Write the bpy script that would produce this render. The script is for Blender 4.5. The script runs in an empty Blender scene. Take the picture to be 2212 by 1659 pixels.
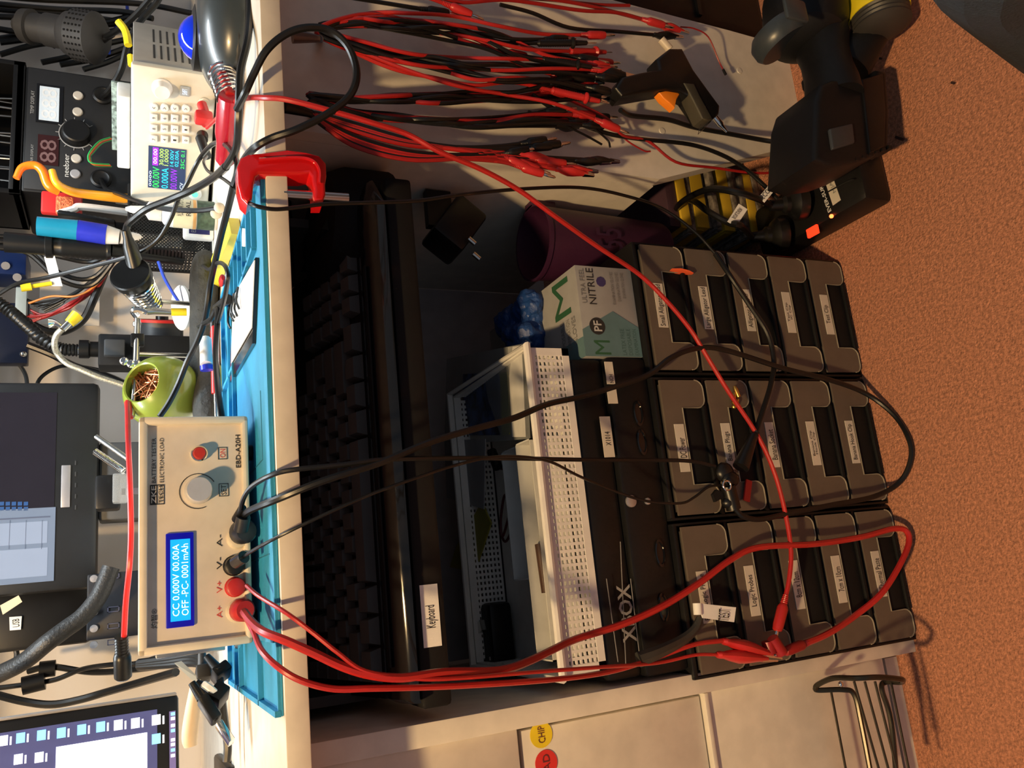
import bpy, bmesh, math, random
from mathutils import Matrix, Vector, Quaternion
R=math.radians; rnd=random.Random(7); PI=math.pi
# ---------------------------------------------------------------- camera
W,H,FPX=2212,1659,1750.0
CAM=Vector((0.0,-0.65,0.83)); PITCH,YAW,ROLL=R(25.1),R(14.5),R(0.3)
FW=Vector((math.sin(YAW)*math.cos(PITCH),math.cos(YAW)*math.cos(PITCH),-math.sin(PITCH)))
R0=Vector((math.cos(YAW),-math.sin(YAW),0)); U0=R0.cross(FW)
RT=R0*math.cos(ROLL)+U0*math.sin(ROLL); UP=RT.cross(FW)
cd=bpy.data.cameras.new('camera'); cam=bpy.data.objects.new('camera',cd); bpy.context.scene.collection.objects.link(cam)
cd.sensor_fit='HORIZONTAL'; cd.sensor_width=36; cd.lens=FPX/W*36; cd.clip_start=.02
m=Matrix((-UP,RT,-FW)).transposed().to_4x4(); m.translation=CAM; cam.matrix_world=m     # the phone was held on its side: world up points to the left of the frame
S=bpy.context.scene; S.camera=cam
def ray(px,py): return FW+RT*((H/2-py)/FPX)-UP*((px-W/2)/FPX)
def P(px,py,Y=None,Z=None,X=None):
    """the point of the place seen at pixel px,py that lies at depth Y (or height Z, or side X)"""
    d=ray(px,py)
    t=(Y-CAM.y)/d.y if Y is not None else ((Z-CAM.z)/d.z if Z is not None else (X-CAM.x)/d.x)
    return CAM+d*t
# ---------------------------------------------------------------- world, lights, exposure
S.view_settings.view_transform='Standard'; S.view_settings.look='None'; S.view_settings.gamma=1; S.view_settings.exposure=0.0; S.view_settings.use_curve_mapping=False
wd=bpy.data.worlds.new('world'); S.world=wd; wd.use_nodes=True
wd.node_tree.nodes['Background'].inputs[0].default_value=(.75,.85,1,1); wd.node_tree.nodes['Background'].inputs[1].default_value=.20
def light(name,kind,loc,power,col,size=.1,sy=None,rot=(0,0,0),**k):
    l=bpy.data.lights.new(name,kind); l.energy=power; l.color=col
    if kind=='AREA':
        l.size=size
        if sy: l.shape='RECTANGLE'; l.size_y=sy
    elif kind=='POINT': l.shadow_soft_size=size
    o=bpy.data.objects.new(name,l); o.location=loc; o.rotation_euler=rot; S.collection.objects.link(o)
    return o
LAMP=Vector((-.62,-.88,2.08))
light('ceiling_lamp_light','POINT',LAMP,152,(1,.66,.31),.05)
light('bench_lamp_light','AREA',(.33,.37,1.285),6.6,(.86,.95,1),.95,.06).data.spread=R(125)
# ---------------------------------------------------------------- materials
MATS={}
def M(name,col,rough=.5,metal=0,noise=0,scale=40,emit=None,strength=1,alpha=1,bump=0,bscale=None,coat=0,trans=0,spec=None):
    if name in MATS: return MATS[name]
    mt=bpy.data.materials.new(name); mt.use_nodes=True; nt=mt.node_tree; b=nt.nodes['Principled BSDF']
    b.inputs['Base Color'].default_value=(*col,1); b.inputs['Roughness'].default_value=rough; b.inputs['Metallic'].default_value=metal
    if alpha<1: b.inputs['Alpha'].default_value=alpha
    if coat: b.inputs['Coat Weight'].default_value=coat
    if trans: b.inputs['Transmission Weight'].default_value=trans
    if spec is not None: b.inputs['Specular IOR Level'].default_value=spec
    if emit: b.inputs['Emission Color'].default_value=(*emit,1); b.inputs['Emission Strength'].default_value=strength
    tc=nt.nodes.new('ShaderNodeTexCoord'); nz=nt.nodes.new('ShaderNodeTexNoise'); nz.inputs['Scale'].default_value=scale; nz.inputs['Detail'].default_value=4
    nt.links.new(tc.outputs['Object'],nz.inputs['Vector'])
    if not noise: noise=.06
    r=nt.nodes.new('ShaderNodeValToRGB'); r.color_ramp.elements[0].position=.35; r.color_ramp.elements[1].position=.65
    r.color_ramp.elements[0].color=(*[c*(1-noise) for c in col],1); r.color_ramp.elements[1].color=(*[min(1,c*(1+noise)) for c in col],1)
    nt.links.new(nz.outputs['Fac'],r.inputs['Fac']); nt.links.new(r.outputs['Color'],b.inputs['Base Color'])
    if bump:
        bn=nt.nodes.new('ShaderNodeBump'); bn.inputs['Strength'].default_value=bump; bn.inputs['Distance'].default_value=.004
        n2=nt.nodes.new('ShaderNodeTexNoise'); n2.inputs['Scale'].default_value=bscale or scale; n2.inputs['Detail'].default_value=3
        nt.links.new(tc.outputs['Object'],n2.inputs['Vector']); nt.links.new(n2.outputs['Fac'],bn.inputs['Height']); nt.links.new(bn.outputs['Normal'],b.inputs['Normal'])
    MATS[name]=mt; return mt
white_lam=M('white_laminate',(.72,.67,.58),.38); wall_m=M('wall_paint',(.70,.655,.62),.8,noise=.03,scale=6,bump=.05,bscale=120)
carpet=M('carpet',(.48,.205,.118),.95,noise=.28,scale=260,bump=.9,bscale=420)
blk=M('black_plastic',(.006,.006,.0065),.42,spec=.3); blkm=M('black_matte',(.005,.005,.0055),.7,spec=.25); blkg=M('black_gloss',(.006,.006,.007),.12); dgrey=M('dark_grey',(.035,.037,.04),.5)
keyc=M('key_black',(.085,.085,.085),.45); rub=M('black_rubber',(.006,.006,.006),.36,spec=.4); red=M('red_silicone',(.43,.018,.016),.34); redd=M('dark_red_cable',(.30,.010,.010),.4)
redp=M('red_paint',(.6,.008,.012),.2,coat=.5); redh=M('red_plastic',(.50,.022,.022),.35); steel=M('steel',(.62,.6,.56),.25,1); chrome=M('chrome',(.8,.8,.78),.12,1); brass=M('gold',(.75,.48,.12),.3,1)
cream=M('cream_enamel',(.76,.68,.55),.4); psu_m=M('ivory_plastic',(.66,.62,.52),.45); psu_s=M('grey_enamel',(.34,.32,.29),.5); whitep=M('white_plastic',(.78,.76,.72),.4); paper=M('white_paper',(.85,.84,.80),.7)
ink=M('ink_black',(.02,.02,.02),.6); inkr=M('ink_red',(.6,.06,.05),.6); ink_w=M('ink_white',(.7,.7,.68),.6); ink_dg=M('ink_green',(.02,.09,.04),.6)
matb=M('mat_blue',(.02,.27,.50),.62,bump=.1,bscale=300); smoke=M('smoke_plastic',(.15,.12,.095),.38,alpha=.78); smoke_e=M('smoke_plastic_edge',(.28,.25,.19),.3)
glass=M('clear_plastic',(.6,.62,.62),.15,alpha=.28); bagm=M('bag_plastic',(.35,.37,.37),.3,alpha=.45); yellow=M('yellow_plastic',(.85,.68,.02),.45); orange=M('orange_plastic',(.95,.26,.015),.35)
green=M('olive_enamel',(.20,.25,.03),.28,coat=.4); blue=M('blue_plastic',(.02,.03,.42),.3); cyanp=M('cyan_cap',(.01,.22,.36),.3); blue_d=M('blue_pcb',(.004,.008,.03),.4)
purple=M('dark_purple',(.035,.005,.028),.55); glove=M('blue_nitrile',(.008,.045,.19),.5,bump=.3,bscale=60); wood=M('pale_wood',(.72,.55,.36),.6); brown=M('brown_wire',(.12,.03,.02),.5)
cardw=M('card_white',(.62,.62,.60),.7); cardg=M('card_grey',(.30,.30,.31),.7); cardy=M('card_olive',(.30,.27,.03),.7); teal=M('card_teal',(.09,.17,.19),.7)
jeans=M('dark_denim',(.014,.021,.029),.9,noise=.15,scale=200,bump=.3,bscale=500); silver=M('silver_badge',(.45,.43,.44),.35,.6); bluew=M('blue_wire',(.02,.06,.5),.4); greenw=M('green_wire',(.02,.35,.08),.4); orangew=M('orange_wire',(.8,.25,.03),.4)
# ---------------------------------------------------------------- mesh helper
def along(p,d,up=Vector((0,0,1))):
    d=Vector(d).normalized(); q=d.to_track_quat('Z','Y'); mm=q.to_matrix().to_4x4(); mm.translation=Vector(p); return mm
def euler(loc,rx=0,ry=0,rz=0): return Matrix.Translation(Vector(loc))@Matrix.Rotation(R(rz),4,'Z')@Matrix.Rotation(R(ry),4,'Y')@Matrix.Rotation(R(rx),4,'X')
def smooth_path(pts,n=6):
    pts=[Vector(p) for p in pts]
    if len(pts)<3: return pts
    out=[]; q=[pts[0]*2-pts[1]]+pts+[pts[-1]*2-pts[-2]]
    for i in range(1,len(q)-2):
        a,b,c,d=q[i-1:i+3]
        for k in range(n):
            t=k/n; out.append(.5*((2*b)+(c-a)*t+(2*a-5*b+4*c-d)*t*t+(3*b-a-3*c+d)*t*t*t))
    out.append(pts[-1]); return out
class MB:
    def __init__(s): s.v=[];s.f=[];s.m=[];s.s=[];s.cur=0
    def raw(s,vs,fs,mi=None,sm=False,mat=None):
        o=len(s.v)
        for v in vs: s.v.append((mat@Vector(v)) if mat is not None else Vector(v))
        for f in fs: s.f.append([i+o for i in f]); s.m.append(s.cur if mi is None else mi); s.s.append(sm)
        return s
    def box(s,c,d,bev=0,mat=None,mi=None,seg=2):
        """centre, size"""
        x,y,z=[a/2 for a in d]; vs=[(c[0]+i*x,c[1]+j*y,c[2]+k*z) for i in(-1,1) for j in(-1,1) for k in(-1,1)]
        fs=[(0,1,3,2),(4,6,7,5),(0,4,5,1),(2,3,7,6),(0,2,6,4),(1,5,7,3)]
        if not bev: return s.raw(vs,fs,mi,False,mat)
        bm=bmesh.new(); bv=[bm.verts.new(v) for v in vs]
        for f in fs: bm.faces.new([bv[i] for i in f])
        bmesh.ops.bevel(bm,geom=bm.edges[:],offset=min(bev,min(d)*.49),segments=seg,profile=.5,affect='EDGES')
        bm.verts.index_update(); s.raw([v.co[:] for v in bm.verts],[[v.index for v in f.verts] for f in bm.faces],mi,True,mat); bm.free(); return s
    def b2(s,x0,x1,y0,y1,z0,z1,bev=0,mat=None,mi=None): return s.box(((x0+x1)/2,(y0+y1)/2,(z0+z1)/2),(abs(x1-x0),abs(y1-y0),abs(z1-z0)),bev,mat,mi)
    def lathe(s,prof,mat=None,seg=20,mi=None,sx=1,sy=1):
        vs=[];fs=[]
        for r,z in prof:
            for k in range(seg): a=2*PI*k/seg; vs.append((r*math.cos(a)*sx,r*math.sin(a)*sy,z))
        for i in range(len(prof)-1):
            for k in range(seg): k2=(k+1)%seg; fs.append((i*seg+k,i*seg+k2,(i+1)*seg+k2,(i+1)*seg+k))
        if prof[0][0]>1e-6: fs.append(tuple(reversed(range(seg))))
        if prof[-1][0]>1e-6: fs.append(tuple(range((len(prof)-1)*seg,len(prof)*seg)))
        return s.raw(vs,fs,mi,True,mat)
    def cyl(s,p,q,r,seg=14,mi=None,r2=None):
        p=Vector(p);q=Vector(q); return s.lathe([(r,0),(r if r2 is None else r2,(q-p).length)],along(p,q-p),seg,mi)
    def ball(s,c,r,seg=16,mi=None,sc=(1,1,1),mat=None):
        n=seg//2; prof=[(math.sin(PI*i/n)*r if 0<i<n else 0,-math.cos(PI*i/n)*r) for i in range(n+1)]
        mm=Matrix.Translation(Vector(c))@Matrix.Diagonal((*sc,1)); return s.lathe(prof,(mat@mm) if mat is not None else mm,seg,mi)
    def tube(s,pts,r,seg=8,mi=None,n=6,flat=False,closed=False):
        p=smooth_path(pts,n) if n else [Vector(a) for a in pts]
        q=[p[0]]
        for a in p[1:]:
            if (a-q[-1]).length>1e-6: q.append(a)
        p=q; N=len(p)
        if N<2: return s
        t=[(p[min(i+1,N-1)]-p[max(i-1,0)]).normalized() for i in range(N)]
        u=t[0].orthogonal().normalized(); vs=[];fs=[]
        for i in range(N):
            u=(u-t[i]*u.dot(t[i]))
            if u.length<1e-6: u=t[i].orthogonal()
            u.normalize(); w=t[i].cross(u); rr=r(i/(N-1)) if callable(r) else r
            for k in range(seg):
                a=2*PI*k/seg; vs.append(p[i]+u*math.cos(a)*rr+w*math.sin(a)*rr)
        for i in range(N-1):
            for k in range(seg): k2=(k+1)%seg; fs.append((i*seg+k,i*seg+k2,(i+1)*seg+k2,(i+1)*seg+k))
        fs.append(tuple(reversed(range(seg)))); fs.append(tuple(range((N-1)*seg,N*seg)))
        return s.raw(vs,fs,mi,True)
    def prism(s,out,y0,y1,mat=None,mi=None,sm=False):
        """outline in local x,z, pushed from y0 to y1"""
        n=len(out); vs=[(x,y0,z) for x,z in out]+[(x,y1,z) for x,z in out]
        fs=[tuple(range(n)),tuple(reversed(range(n,2*n)))]+[(i,i+n,(i+1)%n+n,(i+1)%n) for i in range(n)]
        return s.raw(vs,fs,mi,sm,mat)
    def spring(s,p,q,R_,r,turns,seg=6,mi=None,R2=None):
        mm=along(p,Vector(q)-Vector(p)); L=(Vector(q)-Vector(p)).length; N=int(turns*14)
        pts=[mm@Vector(((R_+((R2 or R_)-R_)*i/N)*math.cos(2*PI*i/14),(R_+((R2 or R_)-R_)*i/N)*math.sin(2*PI*i/14),L*i/N)) for i in range(N+1)]
        return s.tube(pts,r,seg,mi,n=0)
    def mesh(s,name,mats,inv=None):
        me=bpy.data.meshes.new(name)
        vs=[(inv@v)[:] if inv is not None else v[:] for v in s.v]
        me.from_pydata(vs,[],s.f); mats=mats if isinstance(mats,(list,tuple)) else [mats]
        for q in mats: me.materials.append(q)
        me.polygons.foreach_set('material_index',[min(i,len(mats)-1) for i in s.m]); me.polygons.foreach_set('use_smooth',s.s)
        bm=bmesh.new(); bm.from_mesh(me); bmesh.ops.recalc_face_normals(bm,faces=bm.faces[:]); bm.to_mesh(me); bm.free()
        if any(s.s):
            try: me.set_sharp_from_angle(angle=R(38))
            except Exception: pass
        me.update(); return me
COL=S.collection; BOLD={'XBOX','PF','ZKE','TECH','EBD-A20H','EVER-SURGE'}
def props(o,label=None,cat=None,group=None,kind=None):
    for k,v in (('label',label),('category',cat),('group',group),('kind',kind)):
        if v: o[k]=v
class Thing:
    def __init__(s,name,label,cat,loc,rz=0,group=None,rx=0,ry=0):
        s.o=bpy.data.objects.new(name,None); s.o.empty_display_size=.02; COL.objects.link(s.o); s.o.location=Vector(loc)
        s.o.rotation_mode='XYZ'; s.o.rotation_euler=(R(rx),R(ry),R(rz)); props(s.o,label,cat,group)
        s.M=Matrix.Translation(Vector(loc))@Matrix.Rotation(R(rz),4,'Z')@Matrix.Rotation(R(ry),4,'Y')@Matrix.Rotation(R(rx),4,'X'); s.I=s.M.inverted()
    def L(s,px,py,dy=0):
        a=s.I@CAM; d=s.I.to_3x3()@ray(px,py); t=(dy-a.y)/d.y; return a+d*t
    def LZ(s,px,py,z=0):
        a=s.I@CAM; d=s.I.to_3x3()@ray(px,py); t=(z-a.z)/d.z; return a+d*t
    def rect(s,x0,y0,x1,y1,dy=0):
        mx,my=(x0+x1)/2,(y0+y1)/2
        return s.L(mx,y1,dy).x,s.L(x0,my,dy).z,s.L(mx,y0,dy).x,s.L(x1,my,dy).z   # left, top, right, bottom
    def part(s,name,mb,mats,parent=None,label=None,world=False,kind=None):
        o=bpy.data.objects.new(name,mb.mesh(name,mats,s.I if world else None)); COL.objects.link(o); o.parent=parent or s.o
        props(o,label,kind=kind); return o
    def text(s,st,box,mat,dy=-.0006,parent=None,name='lettering',keep=False,mm=None,ex=.0002):
        """box: left, top, right, bottom in local x,z"""
        o=bpy.data.objects.new(name,text_mesh(st,box,dy,mm,ex,mat)); COL.objects.link(o); o.parent=parent or s.o; return o
def text_mesh(st,box,dy,mm,ex,mat):
    cu=bpy.data.curves.new('t','FONT'); cu.body=st; cu.size=1; cu.align_x='CENTER'; cu.extrude=0; cu.resolution_u=2; cu.offset=.018 if st in BOLD else 0
    to=bpy.data.objects.new('t',cu); me=bpy.data.meshes.new_from_object(to); bpy.data.objects.remove(to); bpy.data.curves.remove(cu)
    me.name='lettering'; xs=[v.co.x for v in me.vertices]; ys=[v.co.y for v in me.vertices]
    x0,x1,y0,y1=min(xs),max(xs),min(ys),max(ys); l,t,r,b=box
    for v in me.vertices:
        p=Vector((l+(v.co.x-x0)/(x1-x0+1e-9)*(r-l),dy,b+(v.co.y-y0)/(y1-y0+1e-9)*(t-b))); v.co=(mm@p) if mm is not None else p
    me.materials.clear(); me.materials.append(mat); me.update(); return me
def solo(name,label,cat,mb,mats,group=None,kind=None):
    xs=[v.x for v in mb.v]; ys=[v.y for v in mb.v]; zs=[v.z for v in mb.v]
    c=Vector(((min(xs)+max(xs))/2,(min(ys)+max(ys))/2,min(zs)))
    o=bpy.data.objects.new(name,mb.mesh(name,mats,Matrix.Translation(-c))); o.location=c; COL.objects.link(o); props(o,label,cat,group,kind); return o
def struct(name,mb,mats): return solo(name,None,None,mb,mats,kind='structure')
def PX(pts):
    out=[]
    for x,y,Y in pts:
        p=P(x,y,Y=Y)
        if p.z<.006: p=P(x,y,Z=.006)
        out.append(p)
    return out
def cable(name,label,pts,r,mat,group=None,cat='cable',px=True,seg=8):
    p=PX(pts) if px else [Vector(a) for a in pts]
    T=Thing(name,label,cat,min(p,key=lambda v:v.z),group=group)
    T.part('cable_sheath',MB().tube(p,r,seg),mat,world=True); T.pts=p; return T
def dirof(T,end):
    p=smooth_path(T.pts,6); return (p[0],(p[0]-p[2]).normalized()) if end==0 else (p[-1],(p[-1]-p[-3]).normalized())
def alligator(T,p,d,mat,s=1.0,name='alligator_clip'):
    mm=along(p,d)@Matrix.Scale(s,4)
    k=T.part(name,MB().lathe([(.0028,0),(.0045,.002),(.0042,.006),(.0062,.011),(.0085,.020),(.0078,.027),(.0050,.038),(.0032,.046)],mm,12,sy=.62),mat,world=True)
    j=MB(); 
    for e in(-1,1):
        j.raw([(-.003,e*.001,.040),(.003,e*.001,.040),(.003,e*.003,.040),(-.003,e*.003,.040),(-.0015,e*.0005,.056),(.0015,e*.0005,.056),(.0015,e*.0018,.056),(-.0015,e*.0018,.056)],[(0,1,2,3),(4,5,6,7),(0,1,5,4),(2,3,7,6),(1,2,6,5),(0,3,7,4)],mat=mm)
    T.part('jaw',j,chrome,parent=k,world=True); return k
def banana(T,p,d,mat,s=1.0,pin=True):
    mm=along(p,d)@Matrix.Scale(s,4); pr=[(.0022,-.012)]
    for i in range(5): pr+=[(.0032+i*.0002,-.011+i*.002),(.0026+i*.0002,-.010+i*.002)]
    k=T.part('banana_plug',MB().lathe(pr+[(.0048,0),(.0058,.003),(.0056,.022),(.0048,.027),(.0032,.028)],mm,14),mat,world=True)
    if pin: T.part('pin',MB().lathe([(.0018,.027),(.0022,.03),(.0024,.036),(.0018,.043),(.0006,.045)],mm,10),chrome,parent=k,world=True)
    return k
def probe(T,p,d,mat,s=1.0):
    mm=along(p,d)@Matrix.Scale(s,4); pr=[(.0025,0)]
    for i in range(14): pr+=[(.0052,.003+i*.0035),(.0046,.005+i*.0035)]
    k=T.part('probe_handle',MB().lathe(pr+[(.008,.053),(.008,.055),(.004,.057),(.0032,.075),(.001,.077)],mm,12),mat,world=True)
    T.part('probe_tip',MB().lathe([(.0009,.076),(.0009,.088),(0,.092)],mm,8),steel,parent=k,world=True); return k
# ================================================================ the room
DZ=.7275; WY=.85
struct('floor',MB().b2(-2.2,2.2,-2.6,WY+.1,-.05,0),carpet)
struct('wall_back',MB().b2(-2.2,2.2,WY,WY+.1,0,2.4),wall_m)
T=Thing('ceiling_lamp','warm pendant lamp hanging under the ceiling','lamp',(LAMP.x,LAMP.y,LAMP.z+.09))
T.part('rose',MB().lathe([(.05,.13),(.05,.11),(.008,.10)]),whitep); T.part('flex',MB().cyl((0,0,.02),(0,0,.12),.004),whitep)
T.part('shade',MB().lathe([(.03,.04),(.06,.03),(.11,-.0)],seg=24),whitep)
T=Thing('shelf_with_light_bar','white wall shelf with a bar light under it above the bench','shelf',(.34,.62,1.30))
T.part('board',MB().b2(-.75,.75,-.26,.23,.01,.03,.002),white_lam); T.part('light_bar',MB().b2(-.40,.40,-.26,-.18,-.010,.01,.002),whitep)
for x in(-.5,.5): T.part('bracket',MB().b2(x-.01,x+.01,-.0,.23,-.1,.01),steel)
# ================================================================ desk and cabinets
T=Thing('workbench','long white laminated desk board carrying the bench tools','desk',(.3,0,DZ))
b=MB(); N=24
def sag(x): return 0.0
b.b2(-1.3,1.0,0,WY-.005,-.018,0,.0012); T.part('board',b,white_lam)
# left cabinet
cx0,cx1=-.74,-.1165; cy=.062
T=Thing('drawer_cabinet','white drawer cabinet left of the knee hole with colour stickers','cabinet',(cx0,cy,0))
w=cx1-cx0; top=DZ-.018
b=MB(); b.b2(w-.0195,w,0,.5,0.0,top,.001); b.b2(0,.026,0,.5,0.0,top); b.b2(.026,w-.0195,.03,.5,top-.03,top); b.b2(.026,w-.026,.47,.5,.05,top); b.b2(.026,w-.026,.03,.47,.0,.02)
T.part('body',b,white_lam)
d1=T.part('top_panel',MB().b2(.026,w-.0205,.0085,.026,.5125,top-.001,.001),white_lam)
T.part('drawer_front',MB().b2(.026,w-.0235,.012,.03,.3055,.5075,.0012),white_lam)
T.part('shelf_edge',MB().b2(.026,w-.021,.006,.03,.2985,.3035,.0008),white_lam)
T.part('drawer_front',MB().b2(.026,w-.0205,.010,.03,.045,.2965,.0012),white_lam)
T.part('gap_backing',MB().b2(.027,w-.020,.0305,.034,.04,top-.002),dgrey)
def sticker(label,px,py,col,txt,tb):
    c=T.L(px,py,.0115); t2=Thing('round_sticker',label,'sticker',T.M@Vector((c.x,.0115,c.z)))
    r=(T.L(px,py-25,.0115)-T.L(px,py+25,.0115)).length/2*1.16
    t2.part('disc',MB().lathe([(r,-.0002),(r,.0003)],Matrix.Rotation(R(90),4,'X'),32),col)
    t2.text(txt,(-r*.62,r*.32,r*.66,-r*.3),M('marker',(.12,.03,.03),.5),dy=-.0008)
sticker('round yellow sticker with CHIP handwritten on the white drawer',1169,1587,M('sticker_yellow',(.80,.62,.02),.5),'CHIP',1)
sticker('round red sticker beside the yellow one on the white drawer',1180,1648,M('sticker_red',(.68,.035,.03),.5),'AD',1)
# wire magazine rack hung on the cabinet front
T=Thing('wire_rack','dark wire rack at the foot of the white drawer cabinet','rack',P(1950,1475,Y=.0))
b=MB(); dk=M('bronze_wire',(.05,.045,.035),.3,.8)
fr=[(1940,1659+60,.02),(1925,1560,.02),(1905,1490,.02),(1912,1474,.02),(1945,1474,.0),(1950,1470,-.01),(1945,1467,-.02),(1900,1463,-.02),(1850,1465,-.01),(1800,1465,.02),(1768,1478,.045),(1762,1486,.05),(1768,1491,.05),(1820,1490,.035),(1845,1500,.03),(1860,1560,.03),(1890,1659+60,.03)]
T.part('frame',b.tube(PX(fr),.0028,8),dk,world=True)
for (x0,y0,x1,y1,Y) in ((1795,1492,1838,1720,.052),(1845,1472,1915,1720,.0),(1868,1472,1935,1720,-.005),(1890,1472,1952,1720,-.01),(1925,1475,1975,1720,.01)):
    T.part('bar',MB().cyl(P(x0,y0,Y=Y),P(x1,y1,Y=Y),.0013,8),dk,world=True)
T.part('bolt',MB().ball(P(1816,1478,Y=.03),.003),chrome,world=True)
# right pedestal: front panel facing the room and a side board that ends above the floor
T=Thing('desk_pedestal','white panel pedestal under the right end of the desk','pedestal',(.443,.072,0))
b=MB(); b.raw([(0,0,.255),(.252,0,.255),(.252,0,top),(0,0,top),(0,.018,.255),(.252,.018,.255),(.252,.018,top),(0,.018,top)],[(0,1,2,3),(4,7,6,5),(0,4,5,1),(3,2,6,7),(0,3,7,4),(1,5,6,2)])
T.part('front_panel',MB().prism([(0,top),(.252,top),(.240,.10),(.236,.0),(.085,0),(.0,.255)],0,.018),white_lam)
T.part('side_board',MB().b2(.0,.018,.019,.40,.252,top),white_lam)
solo('modesty_panel','grey back panel closing the knee hole under the desk','panel',MB().b2(-.11,.441,.47,.485,.0,top),M('grey_back_board',(.50,.47,.48),.7))
for (px,py) in ((1430,283),(1597,153)): T.part('screw_cap',MB().lathe([(.0045,0),(.004,.0008),(0,.0009)],Matrix.Translation(T.L(px,py,0))@Matrix.Rotation(R(90),4,'X'),16),white_lam)
# dark steel cabinet beyond the pedestal
solo('computer_case','black tower case standing beyond the white pedestal','computer',MB().b2(.705,.95,.10,.55,0.0,.62,.01).b2(.72,.94,.095,.10,.30,.306).b2(.72,.94,.095,.10,.12,.126),blk)
# ================================================================ keyboard tray
T=Thing('keyboard_tray','black keyboard tray with a white Keyboard label under the desk','tray',(-.105,.055,.577))
b=MB(); o=[(0,.0),(.50,.0)]; 
b.b2(0,.50,0,.32,0,.028,.004); T.part('board',b,blkm)
T.part('rounded_end',MB().lathe([(.085,0),(.09,.004),(.09,.052),(.08,.07),(.05,.078),(0,.08)],Matrix.Translation((.485,.115,0)),28,sx=.75),blkm)
for x in(.004,.497): T.part('side_rail',MB().b2(x-.004,x+.006,.12,.30,.02,top-.577),dgrey)
l,t_,r,bt=T.rect(911,1262,950,1398,-.001)
lb=T.part('name_label',MB().b2(l,r,-.0008,0,bt,t_),paper,label='white label reading Keyboard'); T.text('Keyboard',(l+(r-l)*.30,t_-(t_-bt)*.22,l+(r-l)*.66,bt+(t_-bt)*.12),ink,dy=-.0012,parent=lb)
KY=T
T=Thing('computer_keyboard','black full-size keyboard with glossy palm lip lying on the tray','keyboard',(-.098,.046,.6055),rx=0)
kb=MB(); kb.b2(0,.47,.062,.235,0,.010,.003); kb.raw([(0.0,.062,.008),(.45,.062,.008),(.45,.24,.010),(0,.24,.010),(0,.062,.016),(.45,.062,.016),(.45,.24,.058),(0,.24,.058)],[(0,1,2,3),(4,5,6,7),(0,1,5,4),(2,3,7,6),(1,2,6,5),(0,3,7,4)])
T.part('base',kb,blk)
lip=[]
for i in range(13):
    a=PI*i/12; lip.append((.030-.030*math.cos(a),.004+.0185*math.sin(a)))
# glossy lip: profile in y,z swept along x
vs=[];fs=[];n=len(lip)
xs=[0,.004,.46,.498,.508]; sc=[.7,1,1,.8,.5]
for x,k in zip(xs,sc):
    for (y,z) in lip: vs.append((x,y+ (0 if x<.47 else (x-.47)*1.2),z*k))
for i in range(len(xs)-1):
    for j in range(n-1): fs.append((i*n+j,i*n+j+1,(i+1)*n+j+1,(i+1)*n+j))
    fs.append((i*n+n-1,i*n,(i+1)*n,(i+1)*n+n-1))
fs.append(tuple(range(n))); fs.append(tuple(range((len(xs)-1)*n,len(xs)*n)))
T.part('palm_lip',MB().raw(vs,fs,sm=True),blkg,label='glossy black rounded lip')
T.part('lip_slot',MB().b2(.03,.40,.016,.024,.0215,.0235,.001),blkm)
T.part('corner_bezel',MB().prism([(.45,.010),(.508,.012),(.500,.028),(.455,.052)],.062,.18),blkg)
# keys
km={}
def keymesh(wu):
    if wu in km: return km[wu]
    w_=wu*.0190-.0022; h_=.0165; b=MB(); t=.0022
    b.raw([(-w_/2,-h_/2,0),(w_/2,-h_/2,0),(w_/2,h_/2,0),(-w_/2,h_/2,0),(-w_/2+t,-h_/2+t,.0085),(w_/2-t,-h_/2+t,.0085),(w_/2-t,h_/2-.001,.0095),(-w_/2+t,h_/2-.001,.0095)],[(0,3,2,1),(4,5,6,7),(0,1,5,4),(2,3,7,6),(1,2,6,5),(0,3,7,4)])
    km[wu]=b.mesh('key',keyc); return km[wu]
rows=[[1.5,1.25,1.25,6.25,1.25,1.25,1.25,1.5,0.3,1,1,1],[2.25]+[1]*10+[2.75,.3,1.2,1,1],[1.75]+[1]*11+[2.25,.3,1,1,1],[1.5]+[1]*12+[1.5,.3,1,1,1],[1]*13+[2,.3,1,1,1],[1]*5+[.5]+[1]*8]
nk=0
for ri,row in enumerate(rows):
    x=.012
    for wu in row:
        if wu>.35 and nk<96:
            k=bpy.data.objects.new('key',keymesh(wu)); COL.objects.link(k); k.parent=T.o; yy=.074+ri*.0200*1.12; k.location=(x+wu*.0095*1.18,yy,.0165+(yy-.062)*.236); k.rotation_euler=(R(13.5),0,0); k.scale=(1.18,1.12,1.15); nk+=1
        x+=wu*.0190*1.18
solo('bracket_bar','dark bar crossing under the desk behind the clamp','bar',MB().b2(.34,.443,.22,.25,.665,.70,.002),blk)
# ================================================================ drawer towers
TY=.058
names=[['Small Alligator Lead','Large Alligator Lead','Alligator Jumper','Test Clip\nIC Clip','Test Clip'],['DC Power','Banana Plugs','Banana Socket','Banana Clip\nHook Clip','Banana Hook Clip'],['Rigol Logic Probe','Logic Probes','8cm x 12cm','7cm x 10cm','Thermal Paste']]
TW=.1585; TH=.320
def front_plate(w,h):
    n=.046; r=.010; o=[(-w/2,h)]
    def arc(cx,cz,a0,a1):
        return [(cx+r*math.cos(R(a0+(a1-a0)*i/5)),cz+r*math.sin(R(a0+(a1-a0)*i/5))) for i in range(6)]
    o=[(-w/2,h)]+arc(-w/2+r,r,180,270)+arc(-n-r*.0,r,270,360)[0:0]
    o+=arc(-n-r+.004,r,270,360)+[(-n+.004,h*.56),(n-.004,h*.56)]+arc(n+r-.004,r,180,270)+arc(w/2-r,r,270,360)+[(w/2,h)]
    return o
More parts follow.
